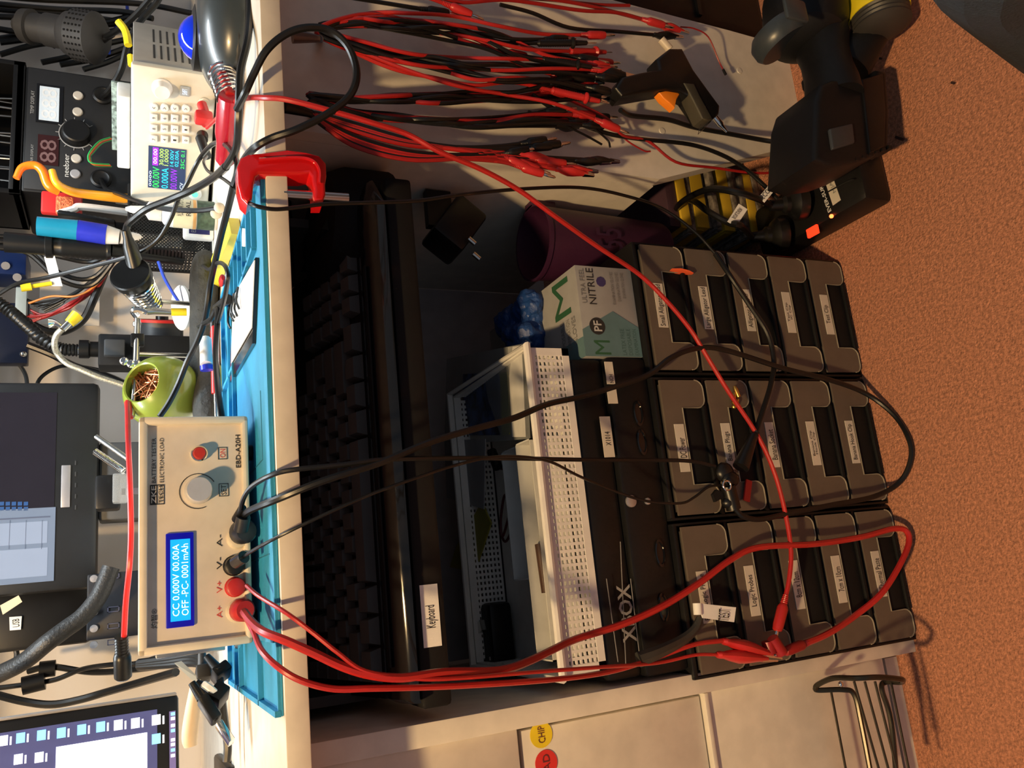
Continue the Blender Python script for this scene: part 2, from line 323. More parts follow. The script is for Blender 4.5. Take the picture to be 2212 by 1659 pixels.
tower_labels=['black drawer tower with Alligator Lead labels, nearest the surge strip','black drawer tower between the two others, top label DC Power','black drawer tower beside the white cabinet, top label ending in Logic Probe']
TOW=[]
for ti in range(3):
    x0=.352-(ti+1)*TW
    T=Thing('drawer_tower',tower_labels[ti],'drawer tower',(x0+TW/2,TY,0),group='small drawer towers under the desk'); TOW.append(T)
    b=MB(); w=TW-.003; D=.20
    b.b2(-w/2,-w/2+.003,0,D,0,TH,.001); b.b2(w/2-.003,w/2,0,D,0,TH,.001); b.b2(-w/2,w/2,D-.003,D,0,TH); b.b2(-w/2,w/2,0,D,TH-.006,TH,.002)
    for k in range(6): b.b2(-w/2+.003,w/2-.003,.0,D-.003,max(0,k*.0628-.002),k*.0628+.002) if k<5 else None
    T.part('frame',b,blk)
    for k in range(5):
        z1=TH-.008-k*.0628; hh=.056; z0=z1-hh; ww=w-.009
        pl=[(x,z+z0) for x,z in front_plate(ww,hh)]
        # the tray of smoked plastic with an open notch and black pull behind it
        d=T.part('drawer',MB().prism(pl,-.004,-.001),smoke)
        e=MB()
        pp=[Vector((x,-.0045,z)) for x,z in pl]; m2=[p for p in pp]
        for rng in ((1,6),): pass
        e.tube([Vector((x,-.0042,z)) for x,z in pl[1:len(pl)-1]],.0008,5,n=0)
        T.part('rim',e,smoke_e,parent=d)
        T.part('tray',MB().b2(-ww/2+.004,ww/2-.004,.0,.004,z0+.010,z1-.001).b2(-ww/2+.004,ww/2-.004,.004,D-.02,z0+.004,z0+.006),M('smoke_inner',(.055,.045,.038),.5),parent=d)
        T.part('pull',MB().b2(-.044,.044,-.0018,.0,z0+.001,z0+hh*.57,.001).b2(-.044,.044,-.006,-.0018,z0+.0005,z0+.005,.001),blkm,parent=d)
        lw=.052; la=z0+hh*.60; lc=z0+hh*.60+.0125; dx=.001
        if ti==1 and k>=0: dx=-.002
        lab=T.part('name_label',MB().b2(dx-lw/2,dx+lw/2,-.0048,-.0041,la,lc),M('label_tape',(.62,.57,.48),.6),parent=d)
        s_=names[ti][k]; tw=min(.049,.0027*max(len(a) for a in s_.split('\n'))); T.text(s_,(dx-tw/2,lc-.0020,dx+tw/2,la+.0020),ink,dy=-.0052,parent=d)
# parts glimpsed inside the drawers
solo('alligator_clip','orange red clip inside the drawer labelled Small Alligator Lead','clip',MB().lathe([(.003,0),(.006,.01),(.005,.022),(.002,.03)],along(P(1449,583,Y=TY-.006),(-.1,-.02,-1)),10,sy=.15),M('clip_orange',(.8,.12,.04),.4))
for i,(px,py) in enumerate(((1592,848),(1585,862),(1588,874))):
    c=P(px,py,Y=TY-.007); solo('banana_plug',['gold plug nearest the drawer top in the drawer labelled Banana Plugs','gold plug in the middle of three in the drawer labelled Banana Plugs','gold plug lowest of three in the drawer labelled Banana Plugs'][i],'plug',MB().lathe([(.0015,-.006),(.0026,-.005),(.0026,.004),(.0015,.008)],along(c,(1,0,.3-.6*i)),10),brass,group='gold plugs in a drawer')
solo('red_sleeve','short faded red sleeve at the drawer labelled Banana Plugs','sleeve',MB().b2(-.012,.012,-.001,.001,-.004,.004,mat=euler(P(1615,1060,Y=TY-.0075),0,20,0)),redh)
# ================================================================ game console, glove box, basket
T=Thing('game_console','black game console lying across the drawer towers','game console',(-.112,.064,TH))
w=.327; h=.092
T.part('body',MB().b2(0,w,0,.26,0,h*.56,.004).b2(0,w,.006,.26,h*.56,h,.006),blk)
g=MB()
for (x0,y0,x1,y1) in ((1310,1250,1335,1430),(1340,1170,1352,1440),(1362,1250,1382,1420)):
    a=T.L(x0,y0,-.0005);c=T.L(x1,y1,-.0005); g.tube([a,c],.0005,5,n=0)
T.part('trim_line',g,M('grey_line',(.2,.2,.2),.3))
l,t_,r,bt=T.rect(1338,1262,1368,1398); T.text('XBOX',(l+.004,t_,r,bt),M('logo_grey',(.28,.28,.27),.35),dy=-.0008)
for (px,py) in ((1378,893),(1386,955),(1425,1195),(1432,1312)):
    c=T.L(px,py,0); q=MB().lathe([(.009,.0),(.0095,.0015),(.0075,.002),(.007,.0005)],Matrix.Translation(c)@Matrix.Rotation(R(90),4,'X')@Matrix.Diagonal((1.5,.62,1,1)),20); T.part('controller_port',q,blkg)
for (px,py,rr) in ((1362,1083,.0062),(1398,1083,.0036)):
    c=T.L(px,py,0); T.part('button',MB().lathe([(rr,0),(rr,.002),(rr*.6,.003),(0,.003)],Matrix.Translation(c)@Matrix.Rotation(R(90),4,'X'),18),silver)
for (bx,tx) in (((1300,900,1322,988),'X1014'),((1308,782,1325,830),'NCH'),((1312,838,1332,872),'')):
    l,t_,r,bt=T.rect(*bx); q=T.part('tape_label',MB().b2(l,r,-.001,0,bt,t_),M('label_tape',(.62,.57,.48),.6))
    if tx: T.text(tx,(l+(r-l)*.28,t_-.003,l+(r-l)*.62,bt+.003) if tx!='NCH' else (l+.001,t_-.003,l+(r-l)*.42,bt+.002),ink,dy=-.0015,parent=q)
T=Thing('glove_box','white and teal box of nitrile gloves beside the console','box',(.2165,.0665,TH))
w=.104; h=.073; D=.24
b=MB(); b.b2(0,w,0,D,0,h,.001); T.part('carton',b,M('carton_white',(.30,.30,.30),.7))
T.part('colour_band',MB().prism([(.0,.001),(.034,.001),(.052,.032),(.03,h),(0,h)],-.0005,0).b2(.0,.022,0,D*.8,h,h+.0004),teal)
T.text('ULTRA FEEL',(.060,h-.004,.100,h-.010),M('ink_soft',(.18,.18,.18),.6)); T.text('NITRILE',(.059,h-.013,.101,h-.022),ink)
T.part('glove_mark',MB().lathe([(.006,0),(.006,.0006)],Matrix.Translation((.086,0,h-.031))@Matrix.Rotation(R(90),4,'X'),9),M('ink_violet',(.04,.03,.12),.6))
for i in range(3): T.text('EXAMINATION GLOVES',(.060+i*.004,.030-i*.007,.098,.026-i*.007),M('ink_soft',(.18,.18,.18),.6))
T.part('roundel',MB().lathe([(.0098,0),(.0098,.0006)],Matrix.Translation((.034,0,h-.019))@Matrix.Rotation(R(90),4,'X'),24),ink); T.text('PF',(.028,h-.014,.040,h-.024),M('ink_pale',(.5,.5,.48),.6),dy=-.0012)
T.text('M',(.002,h-.012,.018,h-.032),ink_dg); 
for i,s_ in enumerate(('LATEX FREE','DISPOSABLE','EXAMINATION')): T.text(s_,(.002,.026-i*.008,.032,.021-i*.008),M('ink_dteal',(.03,.08,.08),.6))
up=Matrix.Translation((0,0,h+.0006))@Matrix.Rotation(R(-90),4,'X')
T.text('M',(.055,.055,.098,.018),ink_dg,dy=0,mm=Matrix(((1,0,0,0),(0,0,1,0),(0,0,0,h+.0006),(0,0,0,1))))
for i,s_ in enumerate(('GLOVES','EXAMINATION','DISPOSABLE')): T.text(s_,(.032-i*.006,.030-i*.0,.050-i*.0,.026),ink,dy=0,mm=Matrix(((1,0,0,0),(0,0,1,-.018+i*.01),(0,0,0,h+.0006),(0,0,0,1)))) if False else None
for i,s_ in enumerate(('GLOVES','EXAMINATION','DISPOSABLE')): T.text(s_,(.018-i*.003,.020+i*.013,.050,.012+i*.013),M('ink_soft',(.18,.18,.18),.6),mm=Matrix(((1,0,0,0),(0,0,1,0),(0,0,0,h+.0006),(0,0,0,1))),dy=0)
b=MB(); c=P(1135,690,Z=TH+h+.012)
for i in range(9):
    a=rnd.uniform(0,6.3); b.ball((c.x+rnd.uniform(-.028,.028),c.y+rnd.uniform(-.04,.04),c.z+rnd.uniform(-.008,.012)),rnd.uniform(.018,.03),12,sc=(1,1.1,.7))
go=solo('nitrile_glove','crumpled blue nitrile glove pulled out of the box top','glove',b,glove)
mdv=go.modifiers.new('r','REMESH'); mdv.mode='VOXEL'; mdv.voxel_size=.003; md2=go.modifiers.new('d','DISPLACE'); tx=bpy.data.textures.new('creases','CLOUDS'); tx.noise_scale=.018; md2.texture=tx; md2.strength=.014; md2.mid_level=.5
# basket
T=Thing('storage_basket','white perforated plastic basket full of small bits on the console','basket',(-.098,.070,TH+.0925))
w=.322; h=.050; D=.215
def grid(b,x0,x1,z0,z1,nx,nz,place,th=.0016,f=.5):
    sx=(x1-x0)/nx; sz=(z1-z0)/nz
    for i in range(nx+1): b.raw(*slab(x0+i*sx-sx*f/2,x0+i*sx+sx*f/2,z0,z1,th,place))
    for j in range(nz+1): b.raw(*slab(x0,x1,z0+j*sz-sz*f/2,z0+j*sz+sz*f/2,th*.96,place))
def slab(a0,a1,c0,c1,th,place):
    pts=[(a,t,c) for a in(a0,a1) for t in(-th/2,th/2) for c in(c0,c1)]; vs=[place(*p) for p in pts]
    return vs,[(0,1,3,2),(4,6,7,5),(0,4,5,1),(2,3,7,6),(0,2,6,4),(1,5,7,3)]
b=MB(); grid(b,.006,w-.006,.006,h-.008,46,7,lambda a,t,c:(a,t,c),f=.44); grid(b,.006,w-.006,.006,h-.008,46,7,lambda a,t,c:(a,D+t,c))
grid(b,.006,D-.006,.006,h-.008,30,7,lambda a,t,c:(t,a,c)); grid(b,.006,D-.006,.006,h-.008,30,7,lambda a,t,c:(w+t,a,c))
T.part('perforated_wall',b,whitep)
b=MB(); b.b2(-.001,w+.001,-.001,.001,h-.010,h-.001); b.b2(-.001,w+.001,D-.001,D+.001,h-.01,h-.001); b.b2(-.001,.001,0,D,h-.01,h-.001); b.b2(w-.001,w+.001,0,D,h-.01,h-.001)
b.tube([(-.003,-.004,h),(w+.003,-.004,h),(w+.005,D+.004,h+.002),(-.003,D+.004,h+.002),(-.003,-.004,h)],.0042,8,n=0); b.b2(0,w,0,D,0,.002)
b.b2(-.001,w+.001,-.0012,.0012,0,.008); b.b2(-.001,.007,-.0012,.0012,0,h); b.b2(w-.007,w+.001,-.0012,.0012,0,h)
T.part('rim',b,whitep)
bk=T
def inb(px,py,z): return P(px,py,Z=z)
zb=TH+.0925
# things in the basket
def flat(name,label,cat,quad,z,th,mats,group=None,zs=None):
    """sheet whose corners are seen at the four pixels, at height z, with thickness"""
    ps=[P(x,y,Z=(zs[i] if zs else z)) for i,(x,y) in enumerate(quad)]; n=len(ps)
    b=MB(); b.raw([p for p in ps]+[p-Vector((0,0,th)) for p in ps],[tuple(range(n)),tuple(reversed(range(n,2*n)))]+[(i,i+n,(i+1)%n+n,(i+1)%n) for i in range(n)])
    return solo(name,label,cat,b,mats,group)
T=Thing('zip_bag','clear zip bag with a blue picture inside the basket','bag',P(1060,850,Z=zb+.03))
q=[P(x,y,Z=z) for x,y,z in ((965,775,zb+.030),(1132,742,zb+.046),(1140,948,zb+.044),(960,962,zb+.024))]
T.part('pouch',MB().raw(q+[p-Vector((0,0,.003)) for p in q],[(0,1,2,3),(7,6,5,4),(0,4,5,1),(1,5,6,2),(2,6,7,3),(3,7,4,0)]),bagm,world=True)
def qd(name,qq,mt,dz):
    q=[P(x,y,Z=z+dz) for x,y,z in qq]; T.part(name,MB().raw(q+[p-Vector((0,0,.0006)) for p in q],[(0,1,2,3),(7,6,5,4),(0,4,5,1),(1,5,6,2),(2,6,7,3),(3,7,4,0)]),mt,world=True)
qd('picture_card',((1000,808,zb+.034),(1078,806,zb+.039),(1082,940,zb+.038),(998,940,zb+.030)),M('picture_blue',(.03,.06,.17),.5,noise=.9,scale=60),.001)
qd('yellow_band',((1080,806,zb+.039),(1096,803,zb+.041),(1102,938,zb+.040),(1084,940,zb+.038)),M('band_yellow',(.36,.34,.02),.5),.001)
qd('zip_strip',((1097,750,zb+.042),(1126,746,zb+.045),(1135,944,zb+.044),(1106,944,zb+.041)),cardw,.001)
# two white trays standing in the basket
def openbox(name,label,cat,x0,x1,y0,y1,z0,z1,mt,t=.0015,rz=0):
    b=MB(); b.b2(x0,x1,y0,y0+t,z0,z1); b.b2(x0,x1,y1-t,y1,z0,z1); b.b2(x0,x0+t,y0,y1,z0,z1); b.b2(x1-t,x1,y0,y1,z0,z1); b.b2(x0,x1,y0,y1,z0,z0+t); return solo(name,label,cat,b,mt)
a=P(1165,955,Z=zb+.04); 
openbox('card_tray','long white tray against the near side inside the basket','tray',-.088,.135,.098,.134,zb+.004,zb+.042,cardw)
openbox('parts_tray','shallow white tray holding the coiled lead in the basket','tray',-.008,.135,.137,.186,zb+.004,zb+.036,cardw)
flat('folded_paper','grey folded paper at the far side of the basket','paper',((960,952),(1048,948),(1045,1100),(965,1075)),zb+.040,.001,cardg)
flat('picture_card','olive yellow card leaning beside the folded paper','card',((1040,1085),(1060,1130),(1025,1235),(972,1225),(985,1180)),zb+.036,.002,cardy)
T=Thing('earphone_lead','coiled dark red lead with black plug in the white tray','cable',P(1070,1050,Z=zb+.02))
T.part('plug',MB().cyl(P(1062,975,Z=zb+.030),P(1075,1010,Z=zb+.030),.006,12),blk,world=True)
T.part('coil',MB().tube([P(x,y,Z=zb+.024) for x,y in ((1075,1010),(1096,1020),(1104,1060),(1100,1110),(1085,1160),(1082,1120),(1090,1070),(1100,1090),(1105,1140),(1092,1170),(1080,1150))],.0016,6),M('maroon_wire',(.10,.015,.02),.5),world=True)
T=Thing('usb_charger','black box charger with silver plug resting in the basket','charger',P(1090,1350,Z=zb+.008))
c=T.I@P(1090,1352,Z=zb+.008); T.part('housing',MB().b2(-.044,.028,-.028,.045,0,.030,.006),blk)
T.part('silver_plug',MB().b2(-.006,.006,-.012,.010,.030,.036,mat=euler((0,0,0),0,0,20)),steel)
for i in range(3): T.part('contact',MB().b2(-.036,-.032,-.020+i*.018,-.017+i*.018,.0302,.031),silver)
solo('brown_rod','dark brown rod lying along the front of the basket','rod',MB().cyl(P(1165,1175,Z=zb+.030),P(1180,1280,Z=zb+.030),.005,12),M('brown_rod',(.06,.03,.02),.5))
# ================================================================ bin, adaptor, books, surge strip
T=Thing('hanging_pot','dark purple plastic pot hooked on the side board above the books','pot',(.389,.165,.205))
T.part('bucket',MB().lathe([(.038,.0),(.040,.004),(.0455,.176),(.0475,.178),(.0475,.183),(.0445,.183),(.044,.178),(.037,.008),(0,.006)],seg=36),purple)
T.part('hook',MB().b2(.044,.0535,-.01,.01,.150,.183,.001),purple)
T.text('55',(-.022,.120,.006,.085),M('ink_purple',(.03,.005,.03),.6),dy=-.0475)
T=Thing('mains_adaptor','black mains adaptor with silver pins fixed on the side board beside the keyboard tray','adaptor',P(980,490,Y=.155))
T.part('housing',MB().box((.0,0,0),(.060,.05,.042),.005,mat=euler((-.004,0,0.0),0,38,0)),blk)
T.part('fixing_bracket',MB().b2(.0,.0445,.0,.012,.0,.03),blk)
for px,py in ((1012,515),(1022,548)): T.part('pin',MB().cyl(P(px,py,Y=.125),P(px+14,py+12,Y=.125),.003,10),steel,world=True)
T=Thing('surge_strip','black surge protector strip with glowing red switch on the carpet','surge protector',(.3855,-.040,.0),rz=0)
ss=MB(); ss.b2(0,.072,0,.185,0,.048,.010); ss=T.part('housing',ss,blk)
def topm(z): return Matrix(((1,0,0,0),(0,0,1,0),(0,0,0,z),(0,0,0,1)))
tp=.0484
a=T.LZ(1757,500,tp); T.part('rocker_switch',MB().b2(a.x-.006,a.x+.006,a.y-.009,a.y+.009,tp-.001,tp+.003,.001),M('switch_red',(.8,.03,.01),.3,emit=(1,.04,.01),strength=1.6))
a=T.LZ(1796,467,tp); T.part('indicator_light',MB().ball((a.x,a.y,tp),.0026),M('led_red',(1,.1,.02),.3,emit=(1,.09,.02),strength=8))
lb=[T.LZ(x,y,tp+.0003) for x,y in ((1777,377),(1793,366),(1816,432),(1799,444))]
q=T.part('tape_label',MB().raw(lb+[p-Vector((0,0,.0005)) for p in lb],[(0,1,2,3),(7,6,5,4),(0,4,5,1),(1,5,6,2),(2,6,7,3),(3,7,4,0)]),M('label_tape',(.62,.57,.48),.6))
def text_quad(T,st,quad,z,mat,parent=None):
    """lettering on a top face; quad = upright top-left, top-right, bottom-right, bottom-left pixels"""
    c=[T.LZ(x,y,z) for x,y in quad]
    me=text_mesh(st,(0,1,1,0),0,None,0,mat)
    for v in me.vertices:
        u,w_=v.co.x,v.co.z; p=(c[3]*(1-u)+c[2]*u)*(1-w_)+(c[0]*(1-u)+c[1]*u)*w_; v.co=p
    me.update(); o=bpy.data.objects.new('lettering',me); COL.objects.link(o); o.parent=parent or T.o; return o
text_quad(T,'EVER-SURGE',((1789,460),(1764,388),(1771,384),(1796,455)),tp+.0004,ink_w)
text_quad(T,'MJA',((1800,418),(1790,396),(1797,390),(1808,412)),tp+.0009,M('ink_soft',(.18,.18,.18),.6),q)
def mains_plug(T_,c,d,s=1.0):
    mm=along(c,d)@Matrix.Scale(s,4)
    return mm,MB().lathe([(.021,0),(.022,.003),(.022,.012),(.017,.018),(.012,.021),(.012,.026),(.008,.03),(.007,.045),(.004,.047)],mm,24)
T=Thing('mains_plug','black round mains plug in the surge strip nearest the red light','plug',P(1740,435,Z=.05),group='plugs in the surge strip')
p0=P(1738,437,Z=.055); mm,b=mains_plug(T,p0,(-.0,.45,1)); T.part('plug_body',b,rub,world=True); tip1=mm@Vector((0,0,.044))
T.part('plug_cable',MB().tube([tip1]+PX(((1640,430,.03),(1590,415,.03),(1540,408,.06),(1500,420,.1),(1465,445,.15),(1450,480,.22))),.0042,8),rub,world=True)
q=PX(((1640,425,.028),(1652,437,.028),(1695,385,.018),(1683,374,.018))); T.part('cable_tag',MB().raw(q+[p+Vector((0,.001,0)) for p in q],[(0,1,2,3),(7,6,5,4),(0,4,5,1),(1,5,6,2),(2,6,7,3),(3,7,4,0)]),paper,world=True,label='cream cable tag reading SCOPE')
def text_quadY(T,st,quad,mat,parent=None):
    c=[T.I@P(x,y,Y=Y) for x,y,Y in quad]; me=text_mesh(st,(0,1,1,0),0,None,0,mat)
    for v in me.vertices:
        u,w_=v.co.x,v.co.z; v.co=(c[3]*(1-u)+c[2]*u)*(1-w_)+(c[0]*(1-u)+c[1]*u)*w_
    me.update(); o=bpy.data.objects.new('lettering',me); COL.objects.link(o); o.parent=parent or T.o; return o
text_quadY(T,'SCOPE',((1650,431,.0265),(1672,405,.022),(1664,398,.0225),(1641,424,.027)),ink)
T=Thing('mains_plug','black round mains plug in the surge strip beside the drawer tower','plug',P(1700,500,Z=.05),group='plugs in the surge strip')
p0=P(1697,505,Z=.055); mm,b=mains_plug(T,p0,(-.0,.5,1)); T.part('plug_body',b,rub,world=True); tip1=mm@Vector((0,0,.044))
T.part('plug_cable',MB().tube([tip1]+PX(((1600,488,.05),(1572,480,.06),(1530,457,.08),(1500,435,.12),(1470,430,.2))),.0042,8),rub,world=True)
q=PX(((1572,478,.052),(1590,489,.052),(1615,452,.046),(1596,440,.046))); T.part('cable_tag',MB().raw(q+[p+Vector((0,.001,0)) for p in q],[(0,1,2,3),(7,6,5,4),(0,4,5,1),(1,5,6,2),(2,6,7,3),(3,7,4,0)]),paper,world=True,label='cream cable tag reading SOLDER')
text_quadY(T,'SOLDER',((1588,474,.0495),(1604,452,.0455),(1597,448,.0455),(1580,470,.0495)),ink)
# stack of yellow books and grey magazines under the side board, long edges facing the knee hole
yb=M('book_yellow',(.62,.42,.03),.55); gb=M('book_grey',(.17,.15,.13),.6,noise=.5,scale=120)
layers=[('g',.010),('g',.009),('y',.016),('g',.009),('g',.010),('g',.008),('y',.020),('g',.010),('g',.009),('g',.009),('y',.022),('g',.012),('y',.016),('d',.018)]
order=['bottom','second from the bottom','third from the bottom','fourth from the bottom','fifth from the bottom','sixth from the bottom','seventh from the bottom','seventh from the top','sixth from the top','fifth from the top','fourth from the top','third from the top','second from the top','very top']
z=.0
for i,(k,hh) in enumerate(layers):
    dx,dy,rz_=rnd.uniform(-.003,.005),rnd.uniform(-.004,.008),rnd.uniform(-2.0,2.0)
    a=euler((.480+dx,.265+dy,z),0,0,rz_); b=MB(); b.box((0,0,hh/2-.0001),(.094,.205,hh-.0008),.0008,mat=a)
    b.box((-.0474,0,hh/2),(.0008,.19,hh*.45),mat=a,mi=1)
    nm={'g':'grey magazine','y':'yellow book','d':'dark purple book'}[k]
    solo('magazine' if k=='g' else 'book',nm+', '+order[i]+' of the stack under the side board','book',b,[{'g':gb,'y':yb,'d':M('book_dark',(.05,.025,.04),.5)}[k],cardg if k=='g' else {'y':yb,'d':purple}[k]],group='books and magazines under the side board')
    z+=hh
# ================================================================ silicone mat with its trays
T=Thing('repair_mat','blue silicone repair mat with moulded trays along the desk edge','mat',(-.085,.004,DZ))
mw=.447; md=.33; b=MB(); b.b2(0,mw,0,md,0,.0022,.001)
rib=lambda x0,y0,x1,y1,hh=.0065,t=.0022: b.raw([(x0-(t if x0==x1 else 0)/1,y0-(t if y0==y1 else 0),.002),(x1+(t if x0==x1 else 0),y0-(t if y0==y1 else 0),.002),(x1+(t if x0==x1 else 0),y1+(t if y0==y1 else 0),.002),(x0-(t if x0==x1 else 0),y1+(t if y0==y1 else 0),.002)]+[(x,y,hh) for x,y in ((x0-(t if x0==x1 else 0),y0-(t if y0==y1 else 0)),(x1+(t if x0==x1 else 0),y0-(t if y0==y1 else 0)),(x1+(t if x0==x1 else 0),y1+(t if y0==y1 else 0)),(x0-(t if x0==x1 else 0),y1+(t if y0==y1 else 0)))],[(0,1,5,4),(1,2,6,5),(2,3,7,6),(3,0,4,7),(4,5,6,7)])
T.part('mat_body',b,matb)
b=MB()
rib(.0,.0025,mw,.0025,.004); rib(.002,0,.002,md); rib(mw-.002,0,mw-.002,md); rib(0,md-.002,mw,md-.002)
rib(0,.225,mw,.225); rib(0,.262,mw,.262); rib(.055,.0,.055,.225); rib(.0,.09,.055,.09)
for x in(.09,.15,.21,.27,.33): rib(x,.225,x,md)
rib(mw-.055,.05,mw-.055,.225); 
for y in(.05,.085,.12,.155,.19): rib(mw-.055,y,mw,y)
T.part('rib',b,matb)
g=MB()
for (x0,y0,x1,y1) in ((.20,.05,.20,.16),(.20,.05,.26,.05),(.12,.03,.12,.20)): g.tube([(x0,y0,.0024),(x1,y1,.0024)],.0005,5,n=0)
T.part('groove',g,M('mat_groove',(.012,.16,.28),.6))
flat('magnetic_pad','black glassy pad lying on the blue mat under the paper','pad',((552,556),(545,742),(497,826),(500,640)),DZ+.0055,.003,blkg)
flat('paper_sheet','bright white sheet on the black pad on the mat','paper',((549,562),(543,708),(499,785),(503,642)),DZ+.0068,.0008,paper)
for i in range(5):
    px,py=[(512,662),(503,676),(516,646),(505,668),(497,690)][i]
    c=P(px,py,Z=DZ+.0085); solo('wire_offcut',['black wire offcut in the middle of the white sheet','black wire offcut near the far edge of the white sheet','black wire offcut nearest the blue tray ribs on the white sheet','short black offcut crossing another on the white sheet','grey wire offcut lying half off the white sheet'][i],'wire offcut',MB().tube([c+Vector((-.010,-.004*(i%2),.0)),c+Vector((0,.004,.002)),c+Vector((.010+.002*i,-.004+.004*(i%3),0))],.0012,6),rub,group='wire offcuts on the paper')
flat('eraser_strip','small pale strip lying in the mat tray','strip',((523,493),(531,494),(529,533),(521,532)),DZ+.006,.003,whitep)
flat('yellow_bag','translucent yellow bag lying behind the blue mat','bag',((470,520),(492,470),(500,505),(475,560),(447,640),(442,600)),DZ+.012,.011,M('yellow_bag',(.85,.72,.05),.4))
# ================================================================ battery tester
T=Thing('battery_tester','beige battery tester with glowing blue screen standing on the mat','tester',(-.0345,.100,.7365),rz=-1.5)
w=.1955; h=.0885; TS=T
b=MB(); b.b2(.001,w-.001,.004,.15,.001,h-.001,.003); T.part('casing',b,M('casing_beige',(.66,.60,.54),.4))
b=MB(); t=.007
b.b2(0,w,-.006,.008,h-t,h,.0025); b.b2(0,w,-.006,.008,0,t*.8,.0025); b.b2(0,t,-.006,.008,0,h,.0025); b.b2(w-t,w,-.006,.008,0,h,.0025)
T.part('bezel',b,cream); T.part('front_panel',MB().b2(.004,w-.004,.001,.004,.003,h-.003),M('panel_beige',(.70,.62,.53),.45))
for x in(.02,w-.03): T.part('foot',MB().lathe([(.007,-.006),(.008,.001)],Matrix.Translation((x,.02,0)),14),rub)
for x in(.02,w-.03): T.part('foot',MB().lathe([(.007,-.006),(.008,.001)],Matrix.Translation((x,.13,0)),14),rub)
# screen
l,t_,r,bt=T.rect(358,1151,419,1355); fr=T.part('screen_frame',MB().b2(l,r,-.0015,.001,bt,t_,.001),M('lcd_frame',(.004,.004,.10),.25,emit=(.0,.0,.30),strength=.8))
l2,t2,r2,b2_=T.rect(368,1165,411,1341); T.part('display',MB().b2(l2,r2,-.0019,-.0014,b2_,t2),M('lcd_blue',(.01,.25,.8),.3,emit=(.0,.36,.93),strength=1.0),parent=fr)
lw=M('lcd_white',(.8,.9,1),.4,emit=(.75,.92,1),strength=1.1)
hh=(t2-b2_); T.text('CC 0.000V 00.00A',(l2+.004,t2-hh*.10,r2-.004,t2-hh*.44),lw,dy=-.0022,parent=fr); T.text('OFF -PC- 0001mAh',(l2+.004,t2-hh*.55,r2-.004,t2-hh*.90),lw,dy=-.0022,parent=fr)
def tx(st,x0,y0,x1,y1,mt,dy=.0005): T.text(st,T.rect(x0,y0,x1,y1),mt,dy=dy)
tx('BATTERY TESTER',328,946,337,1043,ink); tx('ELECTRONIC LOAD',345,946,354,1042,ink); tx('EBD-A20H',509,939,520,1010,ink)
l,t_,r,bt=T.rect(324,1047,355,1090); q=T.part('logo_block',MB().b2(l,r,.0004,.001,(t_+bt)/2,t_).b2(l,r,.0004,.0009,bt,bt+.0005).b2(l,l+.0006,.0004,.0009,bt,t_).b2(r-.0006,r,.0004,.0009,bt,t_),ink)
T.text('ZKE',(l+.001,t_-.001,r-.001,(t_+bt)/2+.0008),M('panel_beige',(.7,.62,.53)),dy=.0001,parent=q); T.text('TECH',(l+.001,(t_+bt)/2-.0012,r-.001,bt+.0012),ink,dy=.0001,parent=q)
tx('灼智®',326,1315,340,1358,ink)
for s_,y,mt in (('A-',1168,ink),('V-',1217,ink),('V+',1268,inkr),('A+',1322,inkr)): tx(s_,468,y-13,480,y+13,mt)
def outline(x0,y0,x1,y1,mt):
    l,t_,r,bt=T.rect(x0,y0,x1,y1); e=.0004; T.part('label_frame',MB().b2(l,r,.0003,.0009,t_-e,t_).b2(l,r,.0003,.0009,bt,bt+e).b2(l,l+e,.0003,.0009,bt,t_).b2(r-e,r,.0003,.0009,bt,t_),mt)
outline(471,966,491,992,ink); tx('ON',475,970,487,988,inkr); outline(473,1044,494,1072,ink); tx('SET',478,1047,489,1069,ink)
XR=Matrix.Rotation(R(90),4,'X')   # lathe axis towards the room
c=T.L(430,981,.001); k=T.part('push_button',MB().lathe([(.0068,0),(.0068,.004),(.0058,.005),(.0054,.0045)],Matrix.Translation(c)@XR,24),chrome); T.part('button_cap',MB().lathe([(.0052,.003),(.0052,.0075),(.0045,.0088),(0,.009)],Matrix.Translation(c)@XR,24),M('button_red',(.5,.03,.02),.4),parent=k)
c=T.L(428,1061,.001); k=T.part('dial_knob',MB().lathe([(.0110,0),(.0115,.001),(.0104,.015),(.0098,.0160),(.0,.0158)],Matrix.Translation(c)@XR,40),M('knob_alu',(.85,.85,.86),.33,.6))
k['label']='brushed aluminium knob'
a_=[(c.x+.0150*math.cos(R(t)),.0006,c.z+.0150*math.sin(R(t))) for t in range(-60,215,12)]; T.part('dial_arc',MB().tube(a_,.00035,5,n=0),ink)
# terminals on the front
def post(px,py,mt,rr=.0078,ln=.010):
    c=T.L(px,py,.001); return c,T.part('binding_post',MB().lathe([(rr*1.12,0),(rr*1.12,.002),(rr,.003),(rr*.96,ln),(rr*.7,ln+.001)],Matrix.Translation(c)@XR,20),mt)
post(514,1163,M('post_cream',(.66,.58,.45),.4),.0085,.006); cV,_=post(504,1222,rub,.0078,.014); cR,_=post(507,1268,redh,.0076,.013); post(512,1320,M('post_cream',(.66,.58,.45),.4),.0085,.006)
for y0,y1 in ((.02,.06),(.07,.13)): T.part('side_heatsink',MB().b2(-.005,.001,y0,y1,.02,.075,.001),steel)
for i in range(6): T.part('screw',MB().ball((-.002,.02+i*.022,.01+.012*(i%2)*5),.003,8),chrome)
